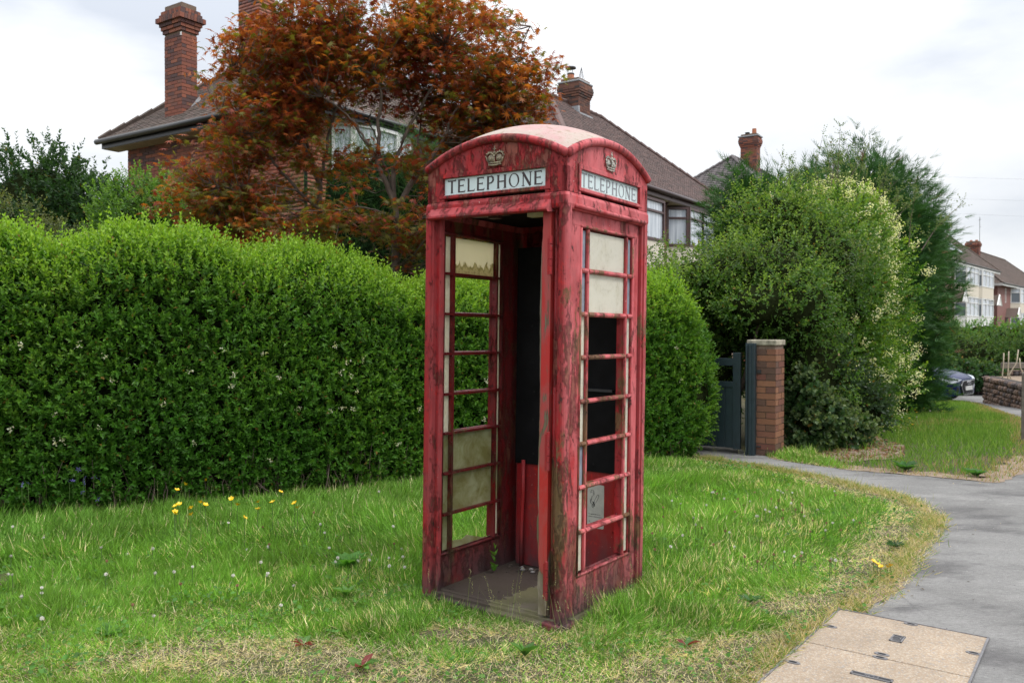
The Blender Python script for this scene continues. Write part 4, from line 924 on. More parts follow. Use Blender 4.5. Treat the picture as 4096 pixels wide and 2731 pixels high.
# white flower heads of the privet, in ones and twos on the hedge face
def blossom(P, d, parent, size=.03, col=(.62, .60, .46), n=16, name='blossom'):
    parts = []
    m = len(P)
    for k in range(n):
        q = P + (rnd(m) * .35 + norm(d) * (k / n) * 1.3) * size
        parts.append(stamp(*DIAM, q, rnd(m), rnd(m), (.010 + .006 * rng.random(m)) * (1 + size * 9), .9, cols(m, col, .15)))
    V, F, C = join(parts); return np_mesh(name, V, F, M['petal'], C, parent, kind='stuff')
s = 1.8 + (HT - 1.8) * rng.random(60); P, Nn, zz = hsurf(s, .10 + .42 * rng.random(60)); blossom(P + Nn * .05 - np.array([-.9, 8.6, 0]), Nn + np.array([0, 0, .8]), hd, .032, n=14)

# --- Japanese maple behind the hedge
MC = Vector((-1.6, 9.75, 0))
mp_ = empty('japanese_maple', MC, label='bronze red and orange japanese maple with many slender stems rising behind the hedge', cat='tree')
ME = [(-1.95, 9.6, 4.55, 1.15, 1.0, .85), (-.55, 9.7, 4.45, 1.05, .9, .62), (-1.3, 9.8, 4.85, 1.3, 1.0, .6), (-2.78, 9.6, 4.25, .66, .8, .8), (-3.0, 9.5, 3.25, .85, .75, .50), (-2.35, 9.6, 2.72, 1.1, .8, .45), (-1.2, 9.5, 2.75, .95, .7, .35), (-1.55, 9.9, 3.4, .9, .7, .32), (-.85, 9.7, 2.4, .55, .6, .35), (-.75, 9.75, 4.85, .7, .7, .45), (-.25, 9.75, 4.32, .66, .7, .42), (-.35, 9.75, 4.05, .75, .7, .42), (-.05, 9.75, 4.1, .52, .7, .36), (-.1, 9.7, 3.6, .6, .6, .22), (-.75, 9.7, 4.0, .8, .7, .5), (-2.2, 9.7, 4.5, 1.0, .8, .7), (-1.3, 9.7, 3.15, .8, .6, .25), (-2.5, 9.5, 3.75, .75, .7, .5), (-.2, 9.6, 3.75, .6, .6, .2), (-3.35, 9.5, 2.9, .58, .6, .5), (-3.0, 9.5, 2.55, .7, .6, .35), (-1.4, 9.7, 3.32, .9, .6, .25)]
def clusters(E, n):
    vol = np.array([e[3] * e[4] * e[5] for e in E]); k = rng.choice(len(E), n, p=vol / vol.sum()); d = norm(rnd(n)) * (rng.random((n, 1)) ** .42)
    return np.array([e[:3] for e in E])[k] + d * np.array([e[3:6] for e in E])[k] * 1.05
K = clusters(ME, 5400); ga = vnoise(K, 3.3, 6) * .6 + vnoise(K, 7.1, 2) * .4; K = K[ga > np.where(K[:, 0] > -1.3, .30, .40)]
K = K[~((K[:, 0] > -2.28) & (K[:, 0] < -1.05) & (K[:, 2] > 3.55 + .0) & (K[:, 2] < 3.98) & (rng.random(len(K)) < .82))]
K = K[~((K[:, 0] > -2.2) & (K[:, 0] < -.75) & (K[:, 2] > 2.9) & (K[:, 2] < 3.2) & (rng.random(len(K)) < .55))]
n = len(K); parts = []; lay = norm(np.stack([rng.normal(size=n), rng.normal(size=n) * 1.0, .25 * rng.normal(size=n)], 1))
hue = vnoise(K, 1.9, 9); out_ = np.clip((K[:, 2] - 2.2) / 3, 0, 1)
for k in range(8):
    P = K + lay * (.035 * (k - 3.5))[..., None] if False else K + lay * (.036 * (k - 3.5)) + rnd(n) * np.array([.05, .05, .022])
    h = np.clip(hue + .25 * rng.normal(size=n), 0, 1)[:, None]; g_ = (rng.random((n, 1)) < .26 + .42 * (1 - np.clip(out_[:, None] * 1.5, 0, 1)))
    c = np.array((.19, .030, .022)) * (1 - h) + np.array((.38, .120, .026)) * h
    c = 1.12 * np.where(g_, np.array((.13, .115, .022)), c) * (.65 + .7 * rng.random((n, 1)))
    dr = lay * rng.choice([-1, 1], n)[:, None] * .5 + rnd(n) * np.array([.8, .8, .3]) + np.array([0, 0, -.35])
    up = np.array([0, 0, 1.0]) + .45 * rnd(n)
    L = .058 + .026 * rng.random(n); parts.append(stamp(*STAR, P, dr, up, L, L, c))
V, F, C = join(parts); np_mesh('foliage', V - np.array(MC), F, M['maple'], C, mp_, kind='stuff')
def px(x, y, D): return Vector(((x - 2048) / 3404 * D, D, 1.505 + (1314 - y) / 3404 * D))   # a place at depth D along a viewing direction
mb = MB(); tips = []
def stem(pts, r0, r1):
    P_ = [Vector(p) - MC for p in pts]; sm = []
    for i in range(len(P_) - 1):
        for k in range(4): sm.append(P_[i].lerp(P_[i + 1], k / 4) + Vector((random.uniform(-.012, .012), random.uniform(-.012, .012), 0)))
    sm.append(P_[-1]); rs = [r0 + (r1 - r0) * i / (len(sm) - 1) for i in range(len(sm))]
    mb.tube(sm, rs, 7); tips.extend((p + MC, r) for p, r in zip(sm, rs))
def st2(pl, r0, r1, D0=9.7, D1=None):
    D1 = D1 or D0; m_ = len(pl); stem([px(800 + x / 1.425, y / 1.425, D0 + (D1 - D0) * i / (m_ - 1)) for i, (x, y) in enumerate(pl)], r0, r1)
tb_ = px(800 + 1118 / 1.425, 1340 / 1.425, 9.7); stem([(tb_.x - .02, 9.75, 0), (tb_.x, 9.72, 1.0), tb_], .062, .046)
st2([(1118, 1340), (1112, 1160), (1050, 1020), (1010, 940), (1018, 800), (1020, 690), (1035, 540), (985, 430)], .036, .012, 9.7, 9.4)
st2([(1118, 1200), (1108, 1100), (1105, 960), (1130, 880), (1180, 760), (1290, 560), (1385, 400), (1400, 260)], .034, .010, 9.7, 9.6)
st2([(1130, 1200), (1210, 1040), (1310, 930), (1400, 780), (1500, 720), (1620, 640), (1740, 600)], .036, .008, 9.7, 9.3)
st2([(1200, 1060), (1260, 930), (1245, 800), (1260, 690), (1330, 560)], .02, .008, 9.7, 9.9)
st2([(1010, 900), (940, 800), (880, 700), (790, 620), (700, 560)], .016, .006, 9.5, 9.3)
st2([(1040, 1000), (985, 880), (925, 790), (830, 620)], .015, .006, 9.6, 9.9)
st2([(1090, 1150), (1075, 1000), (1030, 900), (1000, 780), (960, 680)], .014, .006, 9.9, 10.1)
st2([(1400, 780), (1440, 650), (1580, 520), (1700, 420), (1820, 330), (1880, 160)], .016, .004, 9.4, 9.3)
st2([(1240, 700), (1190, 560), (1160, 400), (1130, 250)], .012, .004, 9.8, 9.8)
tb2 = px(800 + 684 / 1.425, 1240 / 1.425, 9.9); stem([(tb2.x, 9.95, 0), (tb2.x, 9.92, 1.2), tb2], .05, .04)
st2([(684, 1240), (682, 1060), (640, 930), (610, 860), (545, 740), (470, 640), (380, 540), (300, 470), (190, 400)], .034, .006, 9.9, 9.4)
st2([(684, 1080), (710, 930), (740, 750), (770, 650), (860, 520), (900, 380), (880, 250)], .022, .006, 9.9, 9.7)
st2([(615, 860), (612, 700), (560, 560), (500, 420), (480, 300)], .016, .005, 9.8, 9.8)
st2([(684, 1200), (560, 1090), (470, 990), (390, 880), (300, 790), (220, 700), (120, 650)], .022, .005, 9.8, 9.2)
st2([(560, 1090), (500, 1080), (380, 1050), (250, 1060), (120, 1080)], .012, .004, 9.6, 9.3)
st2([(1112, 1250), (1000, 1200), (900, 1180), (800, 1200)], .012, .004, 9.6, 9.3)
TP = np.array([p for p, r in tips]); 
sel = K[rng.random(len(K)) < .32]
for q in sel:
    d2 = ((TP - q) ** 2).sum(1) + (TP[:, 2] > q[2] - .05) * .6; a = TP[int(d2.argmin())]
    if ((a - q) ** 2).sum() < 1.1: a = Vector(a); b = Vector(q); m_ = a.lerp(b, .5) + Vector((0, 0, -.06)); mb.tube([a - MC, m_ - MC, b - MC], [.0065, .0045, .002], 4, False)
mb.build('trunk', M['bark'], mp_, smooth=True)

# --- shrubs on the left, beyond the hedge
shrub('dark green evergreen tree beyond the hedge at the far left', 'tree', [(-7.9, 14.3, 3.1, 1.35, 1.2, 1.5), (-7.3, 14.2, 2.9, .95, 1, 1.2), (-6.7, 14.1, 2.55, .75, .8, .95), (-8.9, 14.2, 2.6, 1.1, 1, 1.3)], 5200, 6, .22, .075, .5, (.022, .060, .018), (.06, .12, .03), .35, .6, name='evergreen_tree', spread=.3)
shrub('small dark tree showing between the evergreen and the brick house', 'tree', [(-9.2, 20.5, 3.2, .55, .6, 1.0), (-9.6, 20.5, 2.2, .9, .8, 1.0)], 900, 5, .3, .11, .5, (.02, .045, .016), (.05, .09, .03), .2, .6, name='evergreen_tree', spread=.3)
shrub('grey green twiggy shrub low at the left above the hedge', 'shrub', [(-6.5, 10.6, 2.35, .9, .7, .62), (-5.7, 10.5, 2.2, .75, .6, .5), (-7.2, 10.4, 2.4, .6, .6, .7)], 2400, 7, .20, .045, .5, (.05, .085, .035), (.16, .17, .06), .6, 1.0, name='shrub', spread=.2, rand=.6)
shrub('yellow green feathery conifer below the twiggy shrub', 'shrub', [(-5.75, 10.1, 1.98, .72, .6, .42)], 1500, 4, .14, .05, .3, (.12, .19, .02), (.22, .30, .03), .8, .5, name='dwarf_conifer', mt='leaf_matt', spread=.1, rand=.7)
shrub('bright green rounded shrub beside the brick house gable', 'shrub', [(-4.85, 11.6, 2.95, .72, .7, .58), (-4.2, 11.5, 2.85, .7, .7, .5), (-5.1, 11.4, 2.35, .8, .7, .55), (-4.1, 11.3, 2.3, .9, .7, .5)], 3600, 6, .17, .05, .5, (.065, .150, .025), (.17, .30, .045), .8, .9, name='shrub', spread=.2)
shrub('tall dark green conifer hedge behind the maple stems', 'shrub', [(-.2, 12.6, 2.2, .8, .8, 2.0), (-1.2, 12.8, 2.2, .8, .8, 1.9), (-2.2, 13.0, 2.6, .9, .8, 1.75), (-2.45, 12.6, 3.45, .45, .5, .78), (-1.9, 12.6, 3.55, .5, .5, .75), (-1.35, 12.6, 3.5, .5, .5, .65), (-1.5, 13.0, 3.45, .75, .7, 1.0), (-2.15, 12.9, 3.2, .6, .6, 1.2), (-.8, 13.0, 3.1, .6, .6, 1.1), (-3.0, 12.8, 1.9, .9, .8, 1.6), (.5, 12.7, 2.0, .6, .7, 1.9)], 7400, 3, .26, .17, .18, (.03, .09, .02), (.08, .18, .03), .5, 1.4, name='conifer_hedge', mt='needle', tmpl=SPIKES, spread=.2, inner='inner_con')

# --- the right-hand mass: thorn, flowering privet, conifers
BR = shrub('dark small leaved hawthorn spreading over the garden gate', 'shrub', [(2.75, 11.6, 2.10, 1.0, .9, .52), (3.35, 11.4, 2.2, .9, .8, .62), (1.85, 11.5, 2.0, .8, .7, .42), (4.1, 12.0, 2.45, 1.0, .9, .85), (3.75, 12.2, 2.95, .72, .8, .6), (3.1, 11.9, 1.6, 1.0, .8, .6), (2.45, 11.7, .95, .9, .5, .9), (3.85, 11.0, 1.0, .5, .45, 1.0), (3.62, 10.75, 1.75, .5, .5, .55), (3.15, 10.65, 1.80, .6, .4, .36)], 10500, 5, .19, .044, .62, (.052, .125, .022), (.24, .34, .065), .75, .35, name='hawthorn', spread=.38, rand=.6, trunk=6)
FP = [(4.75, 12.9, 1.75, .95, 1.0, 1.5), (5.35, 13.6, 2.1, .95, 1.1, 1.25), (4.85, 13.1, 2.8, .95, 1.0, .85), (4.1, 12.4, 1.2, .75, .75, .95), (5.9, 14.5, 1.4, .72, 1.0, 1.25), (4.9, 13.2, .75, 1.1, 1.0, .85)]
fp = shrub('large green privet bush covered in cream blossom beside the brick pier', 'shrub', FP, 10500, 5, .20, .058, .5, (.052, .140, .018), (.27, .39, .045), .85, .55, name='flowering_privet', spread=.38, rand=.5, trunk=6)
P, Nn = ell_points(FP, 700); k_ = rng.random(len(P)) < (.50 + .5 * smooth(1.6, 3.2, P[:, 2])); P, Nn = P[k_], Nn[k_]
blossom(P + Nn * .06 - np.array(fp.location), Nn + np.array([0, 0, .8]), fp, .10, (.74, .71, .50), 44)
P, Nn = ell_points(FP, 800); k_ = (P[:, 2] > 1.5) & (vnoise(P, 2.2, 4) > .5); P, Nn = P[k_], Nn[k_]
V, F, C = shoots(P - np.array(fp.location), norm(Nn + .7 * rnd(len(P)) * .6 + np.array([0, 0, .6])), 6, .16, .030, .5, (.20, .28, .06), (.40, .42, .15), np.ones(len(P)) * .7)
np_mesh('budding_shoots', V, F, M['leaf_matt'], C, fp, kind='stuff')
# loose airy shrub rising through the top
lo = empty('loose_shrub', (4.6, 13.0, 0), label='airy pale green shrub with thin arching twigs against the sky above the privet bush', cat='shrub')
mb = MB(); tw = []
for k in range(46):
    bx, bz = rng.normal(4.75, .5), 2.6 + .35 * rng.random(); tx = bx + rng.normal(.05, .42); tz = 3.75 + .95 * rng.random() * math.exp(-((tx - 4.75) / .75) ** 2) - .22 * abs(tx - 4.75) ; y0 = 13 + rng.normal(0, .3)
    pts = [Vector((bx, y0, bz)), Vector((bx + (tx - bx) * .35, y0, bz + (tz - bz) * .5)), Vector((tx, y0 + rng.normal(0, .15), tz))]
    mb.tube([p - lo.location for p in pts], [.008, .005, .002], 4, False)
    for q in range(9): f = .15 + .85 * q / 8; a = pts[0].lerp(pts[1], min(1, f * 2)) if f < .5 else pts[1].lerp(pts[2], f * 2 - 1); tw.append((a, (pts[2] - pts[1])))
mb.build('twigs', M['bark'], lo, kind='stuff')
P = np.array([a for a, b in tw]); d = norm(np.array([b for a, b in tw])) * .6 + .75 * rnd(len(tw)) + np.array([0, 0, .2])
P = np.repeat(P, 3, 0); d = np.repeat(d, 3, 0) + .5 * rnd(len(P))
V, F, C = shoots(P - np.array(lo.location), d, 5, .11 + .12 * rng.random(len(P)), .034, .5, (.10, .15, .055), (.24, .27, .11), np.ones(len(P)) * .6); np_mesh('foliage', V, F, M['leaf_matt'], C, lo, kind='stuff')
# arching sprays on the near side of the hawthorn
n = 150; P = np.stack([rng.uniform(1.6, 4.6, n), 11.0 + .3 * rng.normal(size=n), 2.0 + .5 * rng.random(n)], 1)
V, F, C = shoots(P - np.array(BR.location), np.stack([.6 * rng.normal(size=n), -.3 + .3 * rng.normal(size=n), .7 + .4 * rng.normal(size=n)], 1), 11, .42, .032, .6, (.055, .095, .035), (.18, .22, .07), np.ones(n) * .6, droop=.7); np_mesh('sprays', V, F, M['leaf'], C, BR, kind='stuff')
def conifer(label, E, n, name='leylandii'):
    r = empty(name, (E[0][0], E[0][1], float(gz(E[0][0], E[0][1]))), label=label, cat='conifer'); off = np.array(r.location)
    P, Nn = ell_points(E, n); P = P - Nn * rng.random((len(P), 1)) * .35
    hz = norm(Nn * np.array([1, 1, .35]) + np.array([0, 0, .42]) + .30 * rnd(len(P))); parts = []
    for k in range(5):
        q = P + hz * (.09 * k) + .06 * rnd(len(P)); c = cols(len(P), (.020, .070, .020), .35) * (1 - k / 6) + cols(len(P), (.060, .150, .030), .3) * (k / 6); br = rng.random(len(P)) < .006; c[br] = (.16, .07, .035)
        L = .24 * (.7 + .6 * rng.random(len(P))); parts.append(stamp(*SPIKES, q, hz + .38 * rnd(len(P)), rnd(len(P)) + np.array([0, 0, 1.3]), L, L * .9, c))
    V, F, C = join(parts); np_mesh('foliage', V - off, F, M['needle'], C, r, kind='stuff')
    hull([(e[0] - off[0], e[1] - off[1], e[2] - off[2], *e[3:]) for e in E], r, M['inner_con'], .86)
    mb = MB(); mb.tube([(0, 0, -.1), (0, 0, E[0][2] - off[2])], [.13, .07], 8); mb.build('trunk', M['bark'], r); return r
conifer('dark green conifer whose ragged top shows left of the airy shrub', [(4.9, 15.8, 3.2, .9, .9, 1.0), (4.3, 15.4, 3.05, .7, .8, .95), (4.15, 15.4, 3.5, .28, .4, .8), (5.5, 15.8, 2.9, 1.0, .9, 1.3)], 1900)
conifer('broad dark green conifer behind the blossoming privet bush', [(7.0, 17.2, 2.8, 1.3, 1.2, 2.1), (6.5, 16.8, 3.6, 1.0, 1.0, 1.1), (7.7, 17.8, 3.1, 1.0, 1.1, 1.6)], 3000)
conifer('dense conifer at the right end of the row, overhanging the parked blue car', [(8.62, 19.6, 2.3, 1.15, 1.4, 1.95), (8.15, 19.2, 3.1, 1.15, 1.2, 1.3), (8.62, 19.6, .5, 1.1, 1.3, 1.4), (9.2, 20.6, 2.3, .65, 1, .7)], 4600)
# ivy and weeds at the pier
shrub('variegated ivy sprawling at the foot of the brick pier', 'ivy', [(3.75, 10.6, .35, .35, .3, .38), (4.1, 10.9, .22, .42, .3, .28), (3.6, 10.5, .75, .16, .18, .28)], 800, 4, .14, .06, .85, (.035, .085, .028), (.36, .40, .20), .38, .3, name='ivy', spread=.1, tmpl=OVAL, hs=.6)
shrub('low bramble and holly tangle at the foot of the privet bush', 'shrub', [(4.6, 11.4, .45, .5, .4, .5), (5.0, 12.6, .3, .4, .4, .4), (4.15, 11.2, .9, .4, .35, .5)], 900, 5, .16, .06, .6, (.03, .065, .024), (.09, .12, .05), .4, .4, name='bramble', spread=.15)
# street hedges and banks on the far side
shrub('clipped bright green hedge on the bank below the far houses', 'hedge', [(x, 41, .75 + .1 * math.sin(x), 2.0, 1.3, 1.15) for x in (20.5, 23, 25.5, 28, 30.5)], 3200, 4, .25, .13, .5, (.05, .14, .025), (.16, .30, .05), .8, .5, name='clipped_hedge', spread=.2, hs=.9)
shrub('rough green bushes on the bank behind the stone wall', 'shrub', [(15.5, 33, .15, 1.6, 1.2, 1.35), (18, 33.5, .15, 1.8, 1.3, 1.4), (20.8, 33, .3, 1.8, 1.3, 1.45), (14.0, 34, .3, 1.8, 1.2, 1.3), (22.6, 31, .5, 1.5, 1.2, 1.3)], 5600, 5, .30, .085, .55, (.045, .105, .025), (.15, .22, .05), .6, .4, name='shrub', spread=.35, rand=.7)
shrub('broad leaved laurel spilling over the stone wall behind the car', 'shrub', [(16.6, 30.6, -.12, 1.1, .6, .42), (15.3, 31, -.05, .9, .6, .45), (14.6, 29.2, .2, .5, .5, .3)], 800, 4, .22, .15, .6, (.03, .08, .03), (.12, .18, .04), .4, .3, name='laurel', spread=.2)

# ------------------------------------------------------------------ lawn
KB = [tuple((KM @ Vector((a, b, 0))).xy) for a, b in ((-.46, -.46), (.46, -.46), (.46, .46), (-.46, .46))]
SLAB = [tuple(A_), tuple(B_), tuple(F_), tuple(E_)]
BLADE = ([(-.5, 0, 0), (.5, 0, 0), (-.38, .5, .06), (.38, .5, .06), (0, 1, .30)], [(0, 1, 3), (0, 3, 2), (2, 3, 4)])
WISP = ([(-.5, 0, 0), (.5, 0, 0), (0, 1, .2)], [(0, 1, 2)])
HEDGE_BACK = [(-9, 4.2)] + [(x, y + .25) for x, y in HL] + [(4.2, 10.6), (4.2, 2.3), (-9, 2.3)]
def scatter(n, x0, x1, y0, y1):
    P = np.stack([rng.uniform(x0, x1, n), y0 + (y1 - y0) * rng.random(n)], 1); return P
def lawn_mask(P):
    ok = inpoly(P, HEDGE_BACK) & ~inpoly(P, ASPHJ) & ~inpoly(P, KB) & ~inpoly(P, SLAB); return ok
EDGE = np.array(LAWN_EDGE)
def dist_line(P, L):
    d = np.full(len(P), 99.)
    for i in range(len(L) - 1):
        a, b = L[i], L[i + 1]; t = np.clip(((P - a) @ (b - a)) / ((b - a) @ (b - a)), 0, 1); d = np.minimum(d, np.linalg.norm(P - (a + t[:, None] * (b - a)), axis=1))
    return d
def dryness(P):
    de = dist_line(P, EDGE); nz = vnoise(P, 2.3, 3); n2 = vnoise(P, 6.0, 5)
    dry = 1.0 * smooth(.55, .06, de + .25 * (n2 - .5)) + smooth(4.6, 3.8, P[:, 1] + 1.1 * (nz - .5) + .6 * (n2 - .5)) * .62
    dry += .75 * np.exp(-(((P[:, 0] - 1.0) / .35) ** 2 + ((P[:, 1] - 3.95) / .25) ** 2)) + 1.6 * np.exp(-(((P[:, 0] + 1.2) / .45) ** 2 + ((P[:, 1] - 3.86) / .17) ** 2)) + .8 * np.exp(-(((P[:, 0] + .3) / .4) ** 2 + ((P[:, 1] - 3.66) / .12) ** 2)) + .6 * np.exp(-(((P[:, 0] - .75) / .30) ** 2 + ((P[:, 1] - 3.65) / .2) ** 2))
    dry += .6 * np.exp(-(((P[:, 0] + .15) / .5) ** 2 + ((P[:, 1] - 4.25) / .25) ** 2)) + .5 * np.exp(-(((P[:, 0] + .85) / .2) ** 2 + ((P[:, 1] - 4.75) / .3) ** 2))
    dry += .45 * smooth(1.5, .4, de) * (P[:, 1] > 4.5)
    return np.clip(dry + .25 * (n2 - .5), 0, 1)
BARE = [(-.50, 4.12), (-.3, 4.0), (-.1, 3.95), (.15, 3.98), (.08, 4.12), (-.1, 4.16), (-.2, 4.25), (-.42, 4.22)]
def lawn(P, tall, wmin=.0032):
    n = len(P); dist = np.linalg.norm(P, axis=1); dry = dryness(P); de = dist_line(P, EDGE)
    z = gz(P[:, 0], P[:, 1]); hl = dist_line(P, hp_)
    L = (.030 + .05 * rng.random(n) ** 1.3 + .075 * vnoise(P, 4.5, 1) * vnoise(P, 11.0, 6) * 1.6) * tall * (1 - .62 * dry) * (1 + .25 * smooth(.6, .1, hl)) * (.45 + .55 * smooth(0, .35, de)) * (.55 + .45 * smooth(.0, .25, dist_line(P, np.array(KB + KB[:1]))))
    g = vnoise(P, 1.1, 2)[:, None]; r_ = rng.random((n, 1))
    c = np.array((.094, .205, .032)) * (1 - g) + np.array((.170, .285, .050)) * g
    c = np.where(r_ < .25, np.array((.20, .37, .07)), c)
    isdry = rng.random(n) < dry * .80 + .03; c[isdry] = (np.array((.68, .57, .36)) * (.7 + .5 * rng.random((n, 1))))[isdry]
    c = c * 1.22 * (.62 + .7 * rng.random((n, 1))) * (.78 + .44 * vnoise(P, 7.0, 21))[:, None]
    fl = 1.0 * (isdry & (dry > .3)); lean = .42 + .5 * dry + .6 * fl
    wind = np.stack([vnoise(P, 2.9, 11) - .5, vnoise(P, 2.9, 13) - .5], 1) * 1.5
    hz = rng.normal(size=(n, 2)) * lean[:, None] + wind
    d = np.concatenate([hz, (1 - .68 * fl)[:, None]], 1)
    W_ = (wmin + .0016 * rng.random(n)) * (1 + .10 * dist) * (1 - .35 * fl)
    return stamp(*BLADE, np.concatenate([P, z[:, None] - .004], 1), d, np.concatenate([rng.normal(size=(n, 2)), np.full((n, 1), .2)], 1), L, W_, c)
near = scatter(190000, -2.9, 2.6, 2.7, 5.2); near = near[lawn_mask(near) & (np.abs(near[:, 0]) < .64 * near[:, 1] + .25)]; near = near[~(inpoly(near, BARE) & (rng.random(len(near)) < .55 + .4 * (vnoise(near, 9, 3) > .45)))]
mid = scatter(190000, -5.2, 3.6, 5.2, 10.2); mid = mid[lawn_mask(mid) & (np.abs(mid[:, 0]) < .64 * mid[:, 1] + .3)]; mid = mid[(np.abs(mid[:, 1] - 4.9) > 0)]
G1 = lawn(near, 1.0); G2 = lawn(mid, 1.28, .0042)
ex_ = scatter(5000, -5.5, 3.6, 3, 10); ex_ = ex_[lawn_mask(ex_)]; G4 = lawn(ex_, 1.2)
eg = EDGE[1:]; k = rng.integers(0, len(eg) - 1, 15000); tt = rng.random((15000, 1)); ep = eg[k] * (1 - tt) + eg[k + 1] * tt; tn = norm(eg[k + 1] - eg[k]); ep = ep + np.stack([tn[:, 1], -tn[:, 0]], 1) * (rng.normal(-.05, .055, 15000) + .05 * (vnoise(ep, 9, 2) - .5))[:, None]
ep = ep[~inpoly(ep, SLAB) & (rng.random(len(ep)) < .35 + .65 * (vnoise(ep, 6, 5) > .42))]; n = len(ep); c = np.where(rng.random((n, 1)) < .62, np.array((.50, .40, .22)), np.array((.15, .26, .04))) * (.6 + .7 * rng.random((n, 1)))
G6 = stamp(*BLADE, np.concatenate([ep, np.full((n, 1), .004)], 1), np.concatenate([rng.normal(size=(n, 2)) * .9, np.full((n, 1), .75)], 1), np.concatenate([rng.normal(size=(n, 2)), np.full((n, 1), .2)], 1), .03 + .055 * rng.random(n), .0038, c)
# mats of small round clover and plantain leaves between the blades
mp2 = scatter(26000, -4.8, 3.4, 3.3, 9.5); mp2 = mp2[lawn_mask(mp2) & (vnoise(mp2, 2.6, 31) * vnoise(mp2, 6.5, 17) > .27)]; n = len(mp2)
G7 = stamp(*OVAL, np.concatenate([mp2, (.015 + .045 * rng.random(n))[:, None]], 1), np.concatenate([rng.normal(size=(n, 2)), .25 + .2 * rng.normal(size=(n, 1))], 1), np.tile([0, 0, 1.0], (n, 1)) + .4 * rnd(n), .016 + .016 * rng.random(n), .8, cols(n, (.085, .20, .035), .35))
V, F, C = join([G1, G2, G4, G6]); np_mesh('clover_leaves', *G7[:2], M['leaf_matt'], G7[2], kind='stuff'); np_mesh('grass', V, F, M['grass'], C, kind='stuff')
# second verge beyond the path
vp = scatter(130000, 2.9, 14.2, 8.2, 26); SH = [(3.3, 9.9), (3.8, 9.55), (4.6, 9.9), (5.0, 10.8), (5.2, 12.2), (4.6, 12.9), (3.9, 12.0), (3.3, 10.6)]
vp = vp[inpoly(vp, VERGE)]; vp = vp[~(inpoly(vp, SH) & (rng.random(len(vp)) < .78))]
n = len(vp); de = dist_line(vp, np.array([(3.1, 9.66), (3.59, 9.05), (4.24, 8.65), (4.74, 8.29), (5.38, 8.92), (6.2, 9.9), (7.3, 11.6), (10.4, 17.3), (14.1, 25.7)])); dry = np.clip(smooth(.5, .05, de + .2 * (vnoise(vp, 5, 3) - .5)) + .35 * (vnoise(vp, 1.6, 8) > .62), 0, 1); dd = np.linalg.norm(vp, axis=1)
c = np.where(rng.random((n, 1)) < .2, np.array((.24, .34, .08)), np.array((.12, .23, .035))) * (.7 + .6 * rng.random((n, 1))); s_ = rng.random(n) < dry * .75; c[s_] = (np.array((.38, .28, .15)) * (.7 + .5 * rng.random((n, 1))))[s_]
V, F, C = stamp(*WISP, np.concatenate([vp, gz(vp[:, 0], vp[:, 1])[:, None]], 1), np.concatenate([.45 * rng.normal(size=(n, 2)), np.ones((n, 1))], 1), np.concatenate([rng.normal(size=(n, 2)), np.full((n, 1), .2)], 1), (.07 + .09 * rng.random(n)) * (1 - .55 * dry), .0055 * (1 + .07 * dd), c)
np_mesh('verge_grass', V, F, M['grass'], C, kind='stuff')
# straw and dead stalks lying on the bare places
P = scatter(60000, -2.6, 3.6, 3.3, 8.4); P = P[inpoly(P, HEDGE_BACK) & ~inpoly(P, KB) & ~inpoly(P, SLAB)]; dr_ = dryness(P); P = P[(rng.random(len(P)) < np.clip(dr_, 0, 1) ** 2.6) & ~(inpoly(P, ASPHJ) & (dist_line(P, EDGE) > .05))]; n = len(P)
V, F, C = stamp(*WISP, np.concatenate([P, .012 + .02 * rng.random((n, 1))], 1), np.concatenate([rng.normal(size=(n, 2)), .18 * rng.normal(size=(n, 1))], 1), np.tile([0, 0, 1.0], (n, 1)), .03 + .09 * rng.random(n), .0019, cols(n, (.68, .57, .39), .35)); np_mesh('straw', V, F, M['leaf_matt'], C, kind='stuff')
# flowering grass stalks
def stalks(P, h, colr, name, seedh=.05, w=.0022):
    n = len(P); z = gz(P[:, 0], P[:, 1]); lean = .22 * rng.normal(size=(n, 2)); d = np.concatenate([lean, np.ones((n, 1))], 1); b = np.concatenate([P, z[:, None]], 1)
    up = np.concatenate([rng.normal(size=(n, 2)), np.zeros((n, 1))], 1); dist = np.linalg.norm(P, axis=1)
    parts = [stamp(*WISP, b, d, up, h, w * (1 + .08 * dist), cols(n, colr, .2))]
    for k in range(9):
        q = b + norm(d) * (h * (.72 + .03 * k))[:, None] + np.abs(up) * 0 + norm(up) * (h ** 2 * .0)[:, None]
        parts.append(stamp(*DIAM, q, d + .55 * rnd(n), rnd(n), .007 + .006 * rng.random(n), .40, cols(n, (.30, .29, .15), .25)))
    V, F, C = join(parts); np_mesh(name, V, F, M['leaf_matt'], C, kind='stuff')
P = scatter(900, -4.6, 3.4, 3.6, 9.8); P = P[lawn_mask(P)]; hl = dist_line(P, hp_); de = dist_line(P, EDGE); P = P[rng.random(len(P)) < .25 + .6 * smooth(.9, .1, hl) + .35 * smooth(.5, .1, de)]
stalks(P, (.16 + .16 * rng.random(len(P))), (.20, .24, .08), 'grass_stalks')
kf = np.array([tuple((KM @ Vector((a, -.5 - .10 * rng.random(), 0))).xy) for a in rng.uniform(.15, .6, 20)] + [tuple((KM @ Vector((.5 + .14 * rng.random(), a, 0))).xy) for a in rng.uniform(-.5, .5, 46)])
stalks(kf[::2], (.12 + .22 * rng.random(len(kf[::2]))), (.20, .24, .09), 'grass_stalks_by_the_box')
kg = np.array([tuple((KM @ Vector((.50 + .20 * rng.random(), a, 0))).xy) for a in rng.uniform(-.55, .55, 2600)] + [tuple((KM @ Vector((a, -.48 - .06 * rng.random(), 0))).xy) for a in rng.uniform(-.5, .6, 800)])
G5 = lawn(kg, 1.8); V, F, C = join([G5]); np_mesh('grass_tufts_by_the_box', V, F, M['grass'], C, kind='stuff')

